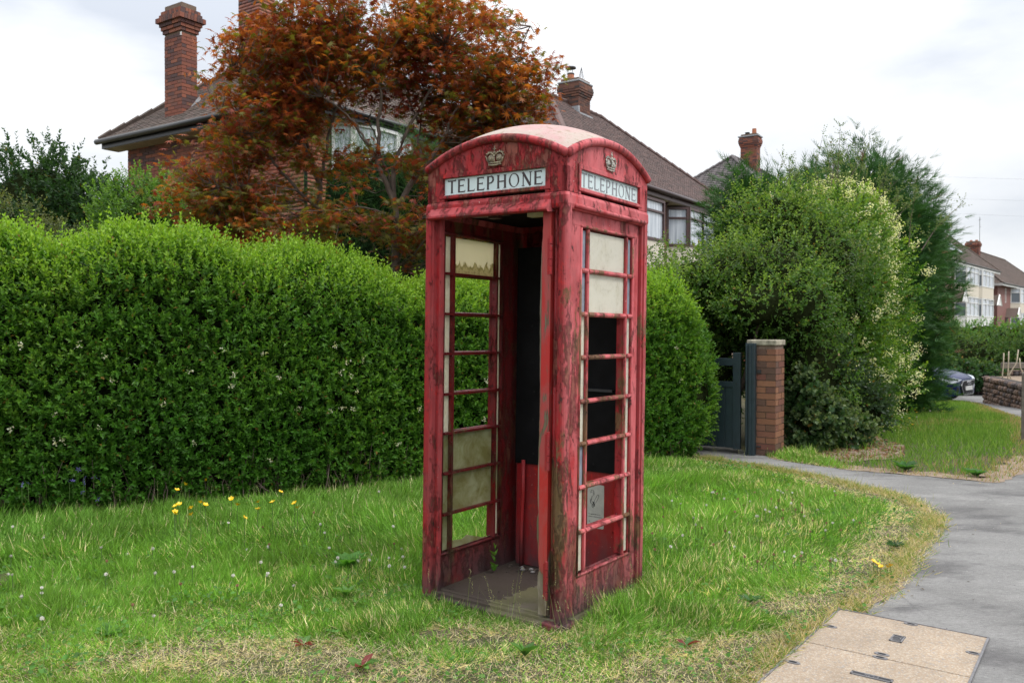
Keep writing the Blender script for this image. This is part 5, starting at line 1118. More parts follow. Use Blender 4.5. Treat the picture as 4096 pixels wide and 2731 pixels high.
# --- broad-leaved weeds, each its own plant
def rosette(name, label, loc, nl, L, col, up=.5, wd=.38, group=None, red=0):
    P = np.tile(np.array([loc[0], loc[1], 0.0]), (nl, 1)); a = np.arange(nl) * 2.4 + rng.random(nl) * .4; d = np.stack([np.cos(a), np.sin(a), up + .35 * rng.random(nl)], 1)
    c = cols(nl, col, .25)
    if red: c[rng.random(nl) < red] = (.16, .035, .03)
    V, F, C = stamp(*OVAL, P * 0, d, np.tile([0, 0, 1.0], (nl, 1)) + .2 * rnd(nl), L * .85 * (.6 + .5 * rng.random(nl)), L * wd, c * 1.25)
    o = np_mesh(name, V, F, M['leaf_matt'], C, label=label, cat='weed', group=group); o.location = (loc[0], loc[1], float(gz(*loc)) + .015); return o
rosette('dock_plant', 'broad leaved dock clump on the lawn left of the box', (-1.02, 5.25), 16, .20, (.075, .19, .03), .55)
rosette('dock_plant', 'dock with a few red leaves at the bottom edge left of centre', (-.66, 3.72), 11, .10, (.07, .15, .03), .35, red=.35)
rosette('dock_plant', 'upright dandelion leaves just in front of the doorway', (.06, 3.85), 9, .13, (.06, .14, .028), .9, .26)
rosette('dock_plant', 'flat plantain rosette at the bottom left corner', (-1.95, 4.12), 12, .11, (.07, .17, .03), .25)
rosette('dock_plant', 'pale dock leaves at the left corner of the box', (-.92, 4.72), 10, .12, (.10, .20, .05), .8, .3)
rosette('dandelion_plant', 'dark toothed dandelion rosette near the dry patch by the slabs', (1.30, 4.62), 11, .10, (.045, .11, .03), .3, .25)
rosette('dandelion_plant', 'dandelion rosette with a reddish leaf in the straw at the bottom right', (.82, 3.98), 9, .09, (.05, .12, .03), .3, .25, red=.2)
rosette('yarrow_plant', 'dark feathery weed growing over the pavement edge', (2.62, 5.78), 40, .10, (.035, .085, .03), .45, .12)
rosette('dock_plant', 'dark dock clump at the near corner of the far verge', (4.15, 8.95), 16, .20, (.04, .11, .025), .5)
rosette('dock_plant', 'second dock clump right of centre on the far verge edge', (4.72, 8.62), 14, .17, (.045, .12, .03), .5)
rosette('dock_plant', 'dock leaves with red tips left of the doorway in the dry grass', (-.98, 3.98), 8, .09, (.07, .14, .03), .3, red=.4)
fl = [tuple((KM @ Vector((-.36, .02, 0))).xy)]
rosette('seedling', 'small leafy green seedling growing inside the box by the left wall', tuple((KM @ Vector((-.33, .06, 0))).xy), 7, .05, (.08, .20, .03), 1.6, .45).location.z = .06
q = bpy.context.scene.objects['seedling']
V, F, C = shoots(np.array([[0, 0, 0.0]]), np.array([[.05, 0, 1.0]]), 4, .14, .05, .5, (.07, .18, .03), (.16, .30, .04), np.array([.7])); lf = np_mesh('leafy_stem', V, F, M['leaf'], C, q)

# --- flowers, one object each
mb = MB(); mb.tube([(0, 0, 0), (.004, .002, .5), (0, 0, 1)], .0035, 4, False); STEMV = mb
def flower_mesh(name, mt, kind):
    b = MB()
    if kind == 'butter':
        for k in range(5):
            a = k * 2 * math.pi / 5; c, s = math.cos(a), math.sin(a)
            b.add([(0, 0, 0), (.010 * c - .008 * s, .010 * s + .008 * c, .006), (.017 * c, .017 * s, .010), (.010 * c + .008 * s, .010 * s - .008 * c, .006)], [(0, 1, 2, 3)])
        b.sphere((0, 0, .003), .005, 6, 4)
    elif kind == 'clover':
        for k in range(26):
            z = 1 - 2 * (k + .5) / 26; r = math.sqrt(1 - z * z); a = k * 2.4; n_ = Vector((r * math.cos(a), r * math.sin(a), z)); t = n_.orthogonal() * .0035
            b.add([tuple(n_ * .003 - t), tuple(n_ * .003 + t), tuple(n_ * .0115)], [(0, 1, 2)])
        b.sphere((0, 0, 0), .0055, 6, 4)
    else:
        for k in range(5):
            a = k * 2 * math.pi / 5; c, s = math.cos(a), math.sin(a); b.add([(0, 0, 0), (.012 * c - .005 * s, .012 * s + .005 * c, .001), (.026 * c, .026 * s, .004), (.012 * c + .005 * s, .012 * s - .005 * c, .001)], [(0, 1, 2, 3)])
    return b.mesh(name, mt)
PB = simple('buttercup_yellow', (.80, .50, .01), .35, .1); PW = simple('clover_white', (.62, .60, .52), .7, .3, 300); PV = simple('bellflower_violet', (.20, .17, .52), .6, .2, 200); PD = simple('dandelion_yellow', (.75, .48, .02), .6, .1); PBR = simple('spent_clover_brown', (.30, .17, .09), .8, .3, 200)
GS = simple('flower_stem', (.08, .15, .03), .6)
MBU = flower_mesh('buttercup_head', PB, 'butter'); MCL = flower_mesh('clover_head', PW, 'clover'); MCB = flower_mesh('spent_clover_head', PBR, 'clover'); MBE = flower_mesh('bellflower_head', PV, 'bell'); MSTEM = STEMV.mesh('flower_stem', GS)
def flower(name, me, loc, h, label, cat, group, tilt=.5, sc=1.0):
    r = empty(name, (loc[0], loc[1], loc[2]), label=label, cat=cat, group=group)
    s = link('stem', MSTEM, r); s.scale = (.6, .6, h); s.rotation_euler = (0, 0, random.random() * 6)
    f_ = link('flower_head', me, r); f_.location = (0, 0, h); f_.rotation_euler = (random.uniform(.1, 1) * tilt, random.uniform(-.4, .4) * tilt, random.random() * 6); f_.scale = (sc,) * 3
    return r
S17 = 4096 / 2352
def gpt(x, y, z=0.0):
    """ground point under a photo position, for a head at height z"""
    D = (1.505 - z) / max(.02, (y * S17 - 1314) / 3404); return ((x * S17 - 2048) / 3404 * D, D)
BUT = [(423, 1115), (405, 1128), (475, 1103), (459, 1127 + 30), (402, 1165), (410, 1161), (437, 1170), (437, 1185), (400, 1178), (530, 1148), (544, 1162), (592, 1155), (625, 1156), (591, 1172), (560, 1192), (643, 1132), (676, 1158), (682, 1168), (470, 1162), (399, 1182)]
for x, y in BUT:
    hgt = .23 + random.uniform(-.02, .05); p = gpt(x, y, hgt); flower('buttercup', MBU, (p[0], min(p[1], 7.6), 0), hgt, 'yellow buttercup in the long grass at the foot of the hedge', 'buttercup', 'buttercups at the foot of the hedge', .9, 1.3)
BEL = [(238, 1013), (236, 1030), (190, 1073), (178, 1080), (222, 1080), (165, 1106), (157, 1110), (190, 1112), (193, 1100), (230, 1103), (215, 1098), (62, 1112), (48, 1115), (188, 1132), (450, 1052), (410, 1085), (222, 1215), (265, 1100)]
for x, y in BEL:
    D = np.interp((x * S17 - 2048) / 3404, [-.6, -.26], [6.42, 7.9]) - .12
    pz = 1.505 - (y * S17 - 1314) / 3404 * D; px_ = (x * S17 - 2048) / 3404 * D
    flower('bellflower', MBE, (px_, D, max(0, pz - .14)), .14, 'violet star shaped bellflower against the foot of the hedge at the left', 'bellflower', 'bellflowers in the hedge foot', 1.9, 1.1)
CL = [(66, 1305), (92, 1353), (92, 1365), (97, 1237), (350, 1418), (617, 1252), (614, 1258), (611, 1325), (92, 1490 - 66), (745, 1225), (755, 1260), (720, 1178), (775, 1283), (770, 1292), (822, 1290), (848, 1288), (893, 1283), (905, 1250), (922, 1262), (925, 1280), (903, 1210), (908, 1184), (870, 1130), (1030, 1165), (22, 1200 + 80), (15, 1322), (240, 1322), (1500, 1225), (1545, 1150), (1525, 1187), (1710, 1160), (1725, 1151), (1640, 1130), (1692, 1155), (1760, 1170), (1774, 1145), (1790, 1150), (1785, 1165), (1820, 1155), (1830, 1170), (1770, 1175), (1845, 1160), (1870, 1195), (1880, 1170), (1850, 1185), (1690, 1175), (1740, 1185), (1800, 1190), (1810, 1125), (1600, 1205), (1570, 1230), (1525, 1165), (1665, 1145), (1735, 1130)]
rr = random.Random(3)
for k in range(46): CL.append((rr.uniform(1500, 1980), rr.uniform(1120, 1290)))
for k in range(26): CL.append((rr.uniform(5, 950), rr.uniform(1200, 1400)))
for k, (x, y) in enumerate(CL):
    hgt = rr.uniform(.085, .14); p = gpt(x, y, hgt); pp = np.array([p])
    if not lawn_mask(pp)[0]: continue
    br = (x > 1480 and k % 3 == 0) or k % 6 == 5
    if br: flower('spent_clover', MCB, (p[0], p[1], 0), hgt, 'faded brown clover head among the lawn grass', 'clover', 'spent brown clover heads on the lawn', .8, .95)
    else: flower('white_clover', MCL, (p[0], p[1], 0), hgt, 'small white clover flower in the lawn grass', 'clover', 'white clover flowers on the lawn', .8, rr.uniform(.8, 1.1))
for x, y in ((2010, 1290), (2020, 1297), (2028, 1303), (2042, 1303), (2050, 1300)):
    p = gpt(x, y, .08); flower('hawkbit', MBU, (p[0], p[1], 0), .08, 'yellow hawkbit flower at the dry edge of the pavement', 'hawkbit', 'hawkbits by the pavement edge', .6, 1.1)
for k in range(34):   # far verge
    t = rr.random(); y = rr.uniform(11.5, 22); x = y * .50 + rr.uniform(-.9, .5) - 0.5; z = float(gz(x, y))
    if not inpoly(np.array([(x, y)]), VERGE)[0]: continue
    if k % 2: flower('buttercup', MBU, (x, y, z), .16, 'small yellow flower on the far grass verge', 'buttercup', 'yellow flowers on the far verge', .6, 1.5)
    else: flower('white_clover', MCL, (x, y, z), .12, 'tiny white clover flower on the far grass verge', 'clover', 'white clovers on the far verge', .6, 1.6)
# dry leaves and grit along the pavement edge
P = scatter(4000, .6, 4.9, 3.2, 10); de = np.minimum(dist_line(P, EDGE), dist_line(P, np.array(VERGE[:6]))); P = P[(inpoly(P, ASPHJ)) & (rng.random(len(P)) < .9 * np.exp(-de / .09) + .01)]; n = len(P)
V, F, C = stamp(*DIAM, np.concatenate([P, np.full((n, 1), .010)], 1), np.concatenate([rng.normal(size=(n, 2)), .1 * rng.normal(size=(n, 1))], 1), np.tile([0, 0, 1.0], (n, 1)) + .3 * rnd(n), .008 + .02 * rng.random(n), .5, np.where(rng.random((n, 1)) < .5, np.array([(.10, .07, .05)]), np.array([(.40, .30, .20)])) * (.6 + .8 * rng.random((n, 1)))); np_mesh('leaf_litter', V, F, M['leaf_matt'], C, kind='stuff')
P = scatter(3000, 3.2, 5.2, 9.4, 12.6); P = P[inpoly(P, SH)]; n = len(P)
V, F, C = stamp(*DIAM, np.concatenate([P, gz(P[:, 0], P[:, 1])[:, None] + .02], 1), np.concatenate([rng.normal(size=(n, 2)), .2 * rng.normal(size=(n, 1))], 1), np.tile([0, 0, 1.0], (n, 1)) + .5 * rnd(n), .03 + .03 * rng.random(n), .5, cols(n, (.22, .12, .075), .5)); np_mesh('fallen_leaves', V, F, M['leaf_matt'], C, kind='stuff')
# ------------------------------------------------------------------ garden pier and gate (all set to the line of the street)
VD = Vector((.559, .829)); ND = Vector((-.829, .559)); VA = math.atan2(VD.y, VD.x)
def frame(name, origin, z=0.0, **k):
    """Empty whose local X runs along the street, local Y back from it"""
    return empty(name, (origin[0], origin[1], z), VA, **k)
# pier: local origin at its right front arris
pier = frame('brick_gate_pier', (3.10, 10.0), label='square brick gate pier with pale stone cap and chipped bricks', cat='gate pier')
mb = MB(); mb.box(.006, .324, .006, .324, 0, 1.31); core = mb.build('mortar_core', M['mortar'], pier)
bricks = []
for z in range(17):
    pass
bricks += brick_run((0, .33, 0), (0, 0, 0), .0, 1.31, (-1, 0)) + brick_run((0, 0, 0), (.33, 0, 0), .0, 1.31, (0, -1), ph=1) + brick_run((.33, .33, 0), (0, .33, 0), 0, 1.31, (0, 1), ph=1) + brick_run((.33, 0, 0), (.33, .33, 0), 0, 1.31, (1, 0))
pieces(bricks, 'brick', core, M['brick_pier'], M['brick_joined'], BRICK_TONES, 300)
mb = MB(); mb.box(-.015, .345, -.015, .345, 1.31, 1.375); mb.build('cap_stone', simple('mossy_pale_stone', (.36, .33, .25), .9, .6, 14, bump=.5), pier, bevel=.012)
mb = MB(); mb.box(-.02, -.002, .17, .215, .98, 1.02); mb.box(-.02, -.002, .17, .215, .10, .115); mb.build('gate_latch_bracket', M['dark_metal'], pier)
gate = frame('garden_gate', (3.10, 10.0), label='dark blue-green boarded garden gate with a gap below its top rail', cat='gate')
Y0 = .345
mb = MB(); mb.box(-.05, -.008, Y0 + .06, Y0 + .155, .06, 1.22); mb.build('stile', M['gate'], gate, bevel=.004)
mb = MB(); mb.box(-.045, -.013, Y0 + .155, Y0 + .95, 1.06, 1.15); mb.build('top_rail', M['gate'], gate, bevel=.004)
mb = MB(); mb.box(-.048, -.012, Y0 + .155, Y0 + .95, .80, .87); mb.build('middle_rail', M['gate'], gate, bevel=.004)
for k in range(8):
    a = Y0 + .155 + k * .1; mb = MB(); mb.box(-.038, -.018, a + .002, a + .098, .07, .80); mb.build('board', M['gate'], gate, bevel=.003)
mb = MB(); mb.box(-.05, -.008, Y0 + .95, Y0 + 1.04, .06, 1.2); mb.build('stile', M['gate'], gate, bevel=.004)
for z in (.85, .12):
    mb = MB(); mb.tube([(-.058, Y0 + .11, z), (-.048, Y0 + .11, z)], .008, 8); mb.build('bolt_head', M['dark_metal'], gate)
gp = frame('gate_post', (3.10, 10.0), label='dark blue-green timber post fixed against the front of the brick pier', cat='gate post')
mb = MB(); mb.box(-.085, -.006, .225, .335, 0, 1.335); pbody = mb.build('post', M['gate'], gp, bevel=.004)
mb = MB(); mb.box(-.105, -.085, .262, .285, 0, 1.32); mb.build('stop_batten', M['gate'], gp, bevel=.003)
mb = MB(); mb.box(-.105, -.085, .305, .325, 0, 1.32); mb.build('stop_batten', M['gate'], gp, bevel=.003)

# ------------------------------------------------------------------ windows
def window(par, T, x0, x1, z0, z1, fm, gm, bars=(), rail=None, name='window', fw=.055, rec=.03):
    """a framed window in the plane T (x right, y outward, z up); frame > pane"""
    mb = MB()
    for a, b, c, d in ((x0, x1, z0, z0 + fw), (x0, x1, z1 - fw, z1), (x0, x0 + fw, z0 + fw, z1 - fw), (x1 - fw, x1, z0 + fw, z1 - fw)): mb.box(a, b, -.04, .03, c, d, T)
    xs = [x0 + fw] + [x0 + (x1 - x0) * b for b in bars] + [x1 - fw]
    for b in bars: mb.box(x0 + (x1 - x0) * b - fw * .42, x0 + (x1 - x0) * b + fw * .42, -.04, .025, z0 + fw, z1 - fw, T)
    zs = [z0 + fw, z1 - fw]
    if rail:
        zr = z0 + (z1 - z0) * rail; mb.box(x0 + fw, x1 - fw, -.035, .022, zr - fw * .4, zr + fw * .4, T); zs = [z0 + fw, zr, z1 - fw]
    o = mb.build(name, fm, par)
    for i in range(len(xs) - 1):
        for k in range(len(zs) - 1):
            q = MB(); q.box(xs[i] + .004, xs[i + 1] - .004, -rec - .008, -rec, zs[k] + .004, zs[k + 1] - .004, T); q.build('pane', gm[(i + k) % len(gm)] if isinstance(gm, list) else gm, o)
    return o
def plane(p0, p1, z=0.0):
    """transform whose x runs p0->p1 and y points to the right-hand (outer) side of that"""
    d = (Vector(p1) - Vector(p0)).normalized(); n = Vector((d.y, -d.x))
    return Matrix(((d.x, n.x, 0, p0[0]), (d.y, n.y, 0, p0[1]), (0, 0, 1, z), (0, 0, 0, 1)))
def chimney(par, x0, x1, y0, y1, zb, zt, oversail, cap, bm_='brick', corbel=4, limit=300, name='chimney'):
    mb = MB(); mb.box(x0 + .006, x1 - .006, y0 + .006, y1 - .006, zb, zt - .01)
    core_ = mb.build(name, M['mortar'], par); pt = zt - .075 * (corbel + 4)
    br = []
    runs = [((x0, y1), (x0, y0), (-1, 0), 0), ((x0, y0), (x1, y0), (0, -1), 1), ((x1, y0), (x1, y1), (1, 0), 0), ((x1, y1), (x0, y1), (0, 1), 1)]
    def course(a, b, c, d, za, zb_, bh=.065, bl=.215):
        r_ = []
        for p, q, o_, ph in (((a, d), (a, c), (-1, 0), 0), ((a, c), (b, c), (0, -1), 1), ((b, c), (b, d), (1, 0), 0), ((b, d), (a, d), (0, 1), 1)): r_ += brick_run((*p, 0), (*q, 0), za, zb_, o_, bl, bh, ph=ph)
        return r_
    z = pt; e = 0; cap_b = []
    steps = [1, 2, 3] + ([5] if oversail == 'full' else [3.4]) + [3, 2]
    for k, s in enumerate(steps):
        e = s * .026; hh = .105 if k == 3 and oversail == 'full' else .075
        q = MB(); q.box(x0 - e + .008, x1 + e - .008, y0 - e + .008, y1 + e - .008, z + .001, z + hh - .001); q.build('corbel_core', M['mortar'], core_)
        cap_b += course(x0 - e, x1 + e, y0 - e, y1 + e, z, z + hh, hh - .010, .065 if k >= 3 and oversail == 'full' else .215); z += hh
    body = []
    for p, q, o_, ph in runs: body.append(brick_run((*p, 0), (*q, 0), zb, pt + .001, o_, ph=ph))
    br = cap_b + [b for pair in (body[0], body[1]) for b in sorted(pair, key=lambda m_: -m_[2][3])]
    front = sorted(cap_b + body[0] + body[1], key=lambda m_: -m_[2][3]) + body[2] + body[3]
    pieces(front, 'brick', core_, M[bm_ or 'brick'], M['brick_joined'], BRICK_TONES if bm_ != 'brick_soot' else [(.13, .055, .04), (.08, .045, .04)], limit, 'brickwork')
    return core_, z
def hip_roof(par, x0, x1, y0, y1, ze, rise, ra, rb, yr, tm, tones, limit=300, tw=.165, ga=.10, sides='fls'):
    """hipped roof on a rectangle; ridge from x=ra to x=rb at y=yr"""
    A, B, C, D = (x0, y0, ze), (x1, y0, ze), (x1, y1, ze), (x0, y1, ze); P, Q = (ra, yr, ze + rise), (rb, yr, ze + rise)
    mb = MB(); mb.add([A, B, C, D, P, Q], [(0, 1, 5, 4), (1, 2, 5), (2, 3, 4, 5), (3, 0, 4), (3, 2, 1, 0)]); rf = mb.build('roof', M['gutter'], par)
    ts = []
    if 'l' in sides: ts += tile_slope(D, A, P, P, tw, ga)
    if 'f' in sides: ts += tile_slope(A, B, P, Q, tw, ga)
    if 'r' in sides: ts += tile_slope(B, C, Q, Q, tw, ga)
    if 'b' in sides: ts += tile_slope(C, D, Q, P, tw, ga)
    W_ = par.matrix_basis; cp = Vector(CAMP)
    ts.sort(key=lambda m_: ((W_ @ m_.translation) - cp).length if limit else 0)
    vis = ts
    pieces(vis, 'tile', rf, tm, M['tile_joined'], tones, limit, 'tiles')
    mb = MB()
    for a, b in ((P, Q), (A, P), (B, Q), (D, P), (C, Q)):
        a, b = Vector(a), Vector(b); L = (b - a).length; n_ = max(1, int(L / .32))
        for k in range(n_):
            p, q = a.lerp(b, k / n_), a.lerp(b, (k + .96) / n_); mb.tube([p + Vector((0, 0, .02)), q + Vector((0, 0, .035))], [.085, .10], 7, True, 1, .75)
    o = mb.build('ridge_tiles', M['tile_joined'], rf); ca = o.data.color_attributes.new('Col', 'FLOAT_COLOR', 'POINT'); ca.data.foreach_set('color', np.tile([tones[0][0], tones[0][1], tones[0][2], 1.0], len(o.data.vertices)))
    return rf
TB = [(.115, .085, .07), (.14, .10, .085), (.10, .078, .066), (.155, .115, .095)]; TPK = [(.135, .088, .08), (.11, .074, .068), (.16, .105, .094), (.095, .068, .063)]; TS = [(.12, .105, .105), (.15, .13, .13), (.10, .09, .09)]

# ------------------------------------------------------------------ house with the tall chimney (left)
h1 = frame('brick_house', (-3.75, 15.35), label='red brick house at the left with a tall corbelled chimney above black eaves', cat='house')
ZE = 5.64; Lx, Ly = 7.6, 6.4
mb = MB(); mb.box(.36, Lx - .36, .36, Ly - .36, 0, ZE - .05); wl = mb.build('wall', M['mortar'], h1)
wb = [b for b in sorted(brick_run((.352, Ly - .36, 0), (.352, .36, 0), 3.4, ZE - .08, (-1, 0)), key=lambda m_: -m_[2][3])]
wf = brick_run((.36, .352, 0), (Lx - .36, .352, 0), 3.4, ZE - .08, (0, -1), skip=lambda a, b, z: .45 < a < 3.0 and 3.9 < z < 5.45)
w2 = brick_run((.352, Ly - .36, 0), (.352, .36, 0), 2.2, 3.4, (-1, 0)) + brick_run((.36, .352, 0), (Lx - .36, .352, 0), 2.2, 3.4, (0, -1))
far_first = sorted(wb, key=lambda m_: -m_[1][3])
pieces(far_first[:300] + far_first[300:] + wf + w2, 'brick', wl, M['brick'], M['brick_joined'], [(.36, .105, .058), (.30, .09, .052), (.34, .12, .07), (.24, .075, .05)], 300, 'brickwork')
rf1 = hip_roof(h1, -.06, Lx + .06, -.06, Ly + .06, ZE, 2.72, 3.2, 4.35, 3.2, M['tile'], TB, 200, sides='fl')
mb = MB()
for a, b in (((-.10, Ly + .12), (-.10, -.10)), ((-.10, -.10), (Lx + .1, -.10))): mb.tube([(*a, ZE - .03), (*b, ZE - .03)], .062, 8)
mb.build('gutter', M['gutter'], h1, smooth=True)
mb = MB(); mb.box(-.03, -.005, -.03, Ly + .03, ZE - .18, ZE - .02); mb.box(-.03, Lx + .03, -.035, -.01, ZE - .18, ZE - .02); mb.build('fascia_board', M['gutter'], h1)
mb = MB(); mb.box(-.004, .35, 0, Ly, ZE - .19, ZE - .17); mb.box(.36, Lx, -.008, .35, ZE - .19, ZE - .17); mb.build('soffit', M['soffit'], h1)
mb = MB(); mb.tube([(.30, .02, ZE - .1), (.30, .22, ZE - .28), (.30, .28, ZE - .5), (.30, .28, 1)], .035, 7); mb.build('downpipe', M['gutter'], h1, smooth=True)
c1, zt1 = chimney(h1, .33, .70, 4.04, 4.63, ZE - .05, 8.33, 'full', None)
mb = MB(); mb.box(.40, .63, 4.19, 4.48, zt1 - .02, zt1 + .14); mb.build('chimney_pot', M['buff'], c1, bevel=.008)
mb = MB(); mb.box(.295, .34, 3.99, 4.68, ZE - .02, ZE + .12); mb.add([(.30, 4.03, ZE), (.78, 4.03, ZE + .5), (.78, 4.03, ZE + .85), (.45, 4.03, ZE + .42), (.30, 4.03, ZE + .3)], [(0, 1, 2, 3, 4)]); mb.add([(.30, 3.90, ZE + .02), (.85, 3.90, ZE + .52), (.85, 4.03, ZE + .56), (.30, 4.03, ZE + .1)], [(0, 1, 2, 3)]); mb.build('flashing', M['lead'], c1)
mb = MB(); mb.box(.315, .325, 4.03, 4.07, 7.62, 7.69); mb.build('aerial_bracket', M['white'], c1)
c1b = chimney(h1, 2.1, 2.55, 3.75, 4.45, ZE + 1.2, 10.4, 'full', None, limit=120)[0]
# bowed upstairs window
bx0, bx1 = 1.0, 3.35; N_ = 5; pts = []
for k in range(N_ + 1):
    a = math.pi * (.12 + .76 * k / N_); pts.append(((bx0 + bx1) / 2 - math.cos(a) * (bx1 - bx0) / 2 * 1.07, .36 - math.sin(a) * .62 + .20))
bay = MB(); bay.add([(x, y, z) for z in (3.0, 4.38) for x, y in pts] + [], [(k, k + 1, N_ + 1 + k + 1, N_ + 1 + k) for k in range(N_)] + [tuple(range(N_ + 1, 2 * N_ + 2))]); bo = bay.build('bay', M['brick_joined'], h1)
ca = bo.data.color_attributes.new('Col', 'FLOAT_COLOR', 'POINT'); ca.data.foreach_set('color', np.tile([.3, .1, .06, 1.0], len(bo.data.vertices)))
for k in range(N_):
    L = (Vector(pts[k + 1]) - Vector(pts[k])).length; window(bo, plane(pts[k], pts[k + 1]), .0, L, 4.38, 5.48, M['white'], [M['curtain'], M['glass']], fw=.06, rail=None)

# ------------------------------------------------------------------ second house (behind the box)
h2 = frame('pebbledash_house', (1.52, 20.3), label='house behind the box with a long brown tiled roof and dark brown bay windows', cat='house')
ZE2 = 5.42; L2 = 12.65
mb = MB(); mb.box(.4, L2 - .4, .4, 7.6, 0, ZE2 - .05); wl2 = mb.build('wall', M['mortar'], h2)
pieces(sorted(brick_run((.4, .39, 0), (L2 - .4, .39, 0), 3.9, ZE2 - .07, (0, -1), skip=lambda a, b, z: a > 10), key=lambda m_: abs(m_[0][3] - 5.6)), 'brick', wl2, M['brick_pier'], M['brick_joined'], [(.24, .105, .055), (.27, .12, .06), (.19, .085, .055)], 120, 'brickwork')
rf2 = hip_roof(h2, -.06, L2 + .06, -.06, 8.06, ZE2, 3.42, 5.3, 8.7, 4.0, M['tile_pink'], TPK, 300, sides='fl')
mb = MB(); mb.tube([(-.1, -.11, ZE2 - .03), (L2 + .1, -.11, ZE2 - .03)], .065, 8); mb.tube([(-.11, -.1, ZE2 - .03), (-.11, 8.1, ZE2 - .03)], .065, 8); mb.build('gutter', M['gutter_brown'], h2, smooth=True)
mb = MB(); mb.tube([(5.55, -.08, ZE2 - .06), (5.6, .25, ZE2 - .35), (5.62, .33, ZE2 - .6), (5.62, .33, 2.5)], .04, 7); mb.build('downpipe', M['brown'], h2, smooth=True)
mb = MB(); mb.box(-.03, L2, -.04, -.012, ZE2 - .20, ZE2 - .03); mb.build('fascia_board', M['brown'], h2)
mb = MB(); mb.box(0, L2, -.01, .4, ZE2 - .215, ZE2 - .20); mb.build('soffit', M['soffit'], h2)
def square_bay(par, xa, xb, y, cant, dep, z0, z1, z2, fm, gl, pm, rail=.68, bars=(.5,), cgl=None):
    P_ = [(xa, y), (xa + cant, y - dep), (xb - cant, y - dep), (xb, y)]
    mb = MB(); mb.add([(a, b, z) for z in (z0, z1) for a, b in P_], [(0, 1, 5, 4), (1, 2, 6, 5), (2, 3, 7, 6), (4, 5, 6, 7)]); o = mb.build('bay', pm, par)
    for k in range(3):
        L = (Vector(P_[k + 1]) - Vector(P_[k])).length
        if L < .1: continue
        window(o, plane(P_[k], P_[k + 1]), .0, L, z1, z2, fm, (cgl or gl) if k == 0 else gl, bars if k == 1 else (), rail, fw=.075)
    return o
square_bay(h2, 2.5, 5.18, .4, .12, .42, 2.2, 3.98, 5.16, M['brown'], M['curtain'], M['cream'], .70, (.5,), M['net'])
square_bay(h2, 6.15, 9.3, .4, .42, .55, 2.2, 3.98, 5.16, M['brown'], M['curtain'], M['cream'], .72, (.5,), M['curtain'])
c2, z2_ = chimney(h2, 6.35, 7.13, 3.55, 4.22, ZE2 + 2.55, 9.62, 'plain', None, 'brick_soot', limit=220)
mb = MB(); mb.box(6.27, 7.21, 3.47, 4.30, z2_, z2_ + .06); mb.build('cement_cap', M['lead'], c2, bevel=.02)
mb = MB(); mb.tube([(6.55, 3.95, z2_ + .05), (6.55, 3.95, z2_ + .32)], [.13, .11], 10); mb.build('chimney_pot', M['clay'], c2)
mb = MB(); mb.tube([(6.55, 3.95, z2_ + .32), (6.55, 3.95, z2_ + .36)], .12, 10); mb.tube([(6.55, 3.95, z2_ + .52), (6.55, 3.95, z2_ + .56), (6.55, 3.95, z2_ + .60)], [.18, .17, .03], 10)
for a in range(3): mb.tube([(6.55 + .09 * math.cos(a * 2.1), 3.95 + .09 * math.sin(a * 2.1), z2_ + .34), (6.55 + .12 * math.cos(a * 2.1), 3.95 + .12 * math.sin(a * 2.1), z2_ + .53)], .008, 4)
mb.build('cowl', M['dark_metal'], c2)
mb = MB(); mb.tube([(6.9, 3.75, z2_ + .05), (6.9, 3.75, z2_ + .16)], .11, 10); mb.build('chimney_pot', M['buff'], c2)
mb = MB()
for a in range(8): mb.tube([(6.9 + .12 * math.cos(a * .785), 3.75 + .12 * math.sin(a * .785), z2_ + .14), (6.9, 3.75, z2_ + .62)], .005, 4)
mb.build('bird_guard', M['dark_metal'], c2)
mb = MB(); mb.tube([(6.55, 4.12, z2_ + .02), (6.50, 4.13, z2_ + .18)], .12, 8); mb.build('chimney_pot', M['dark_metal'], c2)
mb = MB(); mb.box(6.30, 7.18, 3.47, 3.56, ZE2 + 2.88, ZE2 + 3.05); mb.box(6.27, 6.36, 3.5, 3.9, ZE2 + 3.05, ZE2 + 3.25); mb.build('flashing', M['lead'], c2)
mb = MB(); mb.tube([(6.335, 3.56, z2_ - .7), (6.335, 3.55, ZE2 + 3.1)], .008, 4); mb.tube([(6.33, 4.2, z2_ - .55), (6.2, 4.9, z2_ - .6)], .01, 4); mb.build('aerial_cable', M['dark_metal'], c2)

# ------------------------------------------------------------------ third house (slate hip beyond the second)
h3 = frame('slate_roofed_house', (10.86, 32.44), label='far house whose grey hipped roof and brick chimney show above the conifer', cat='house')
ZE3 = 5.85; mb = MB(); mb.box(.4, 11, .4, 7.6, -1, ZE3 - .05); mb.build('wall', M['brick_joined'], h3)
o = h3.children[0]; ca = o.data.color_attributes.new('Col', 'FLOAT_COLOR', 'POINT'); ca.data.foreach_set('color', np.tile([.3, .1, .06, 1.0], len(o.data.vertices)))
hip_roof(h3, 0, 12, 0, 8, ZE3, 3.3, 4.0, 8.5, 4.0, piecemat('grey_tile', tones_ramp(TS), scale=12, var=.2), TS, 120, tw=.25, ga=.16, sides='fl')
c3, z3 = chimney(h3, 5.55, 6.05, 3.40, 4.15, ZE3 + 2.2, 10.45, 'plain', None, limit=200)
mb = MB(); mb.box(5.45, 6.15, 3.30, 4.25, z3, z3 + .05); mb.build('cement_cap', M['lead'], c3)
mb = MB(); mb.tube([(5.75, 3.58, z3), (5.75, 3.58, z3 + .38)], [.11, .10], 10); mb.build('chimney_pot', M['clay'], c3)
mb = MB(); mb.tube([(5.75, 3.9, z3), (5.75, 3.9, z3 + .16), (5.75, 3.9, z3 + .19), (5.75, 3.9, z3 + .24)], [.07, .06, .11, .12], 10); mb.build('cowl', M['dark_metal'], c3)

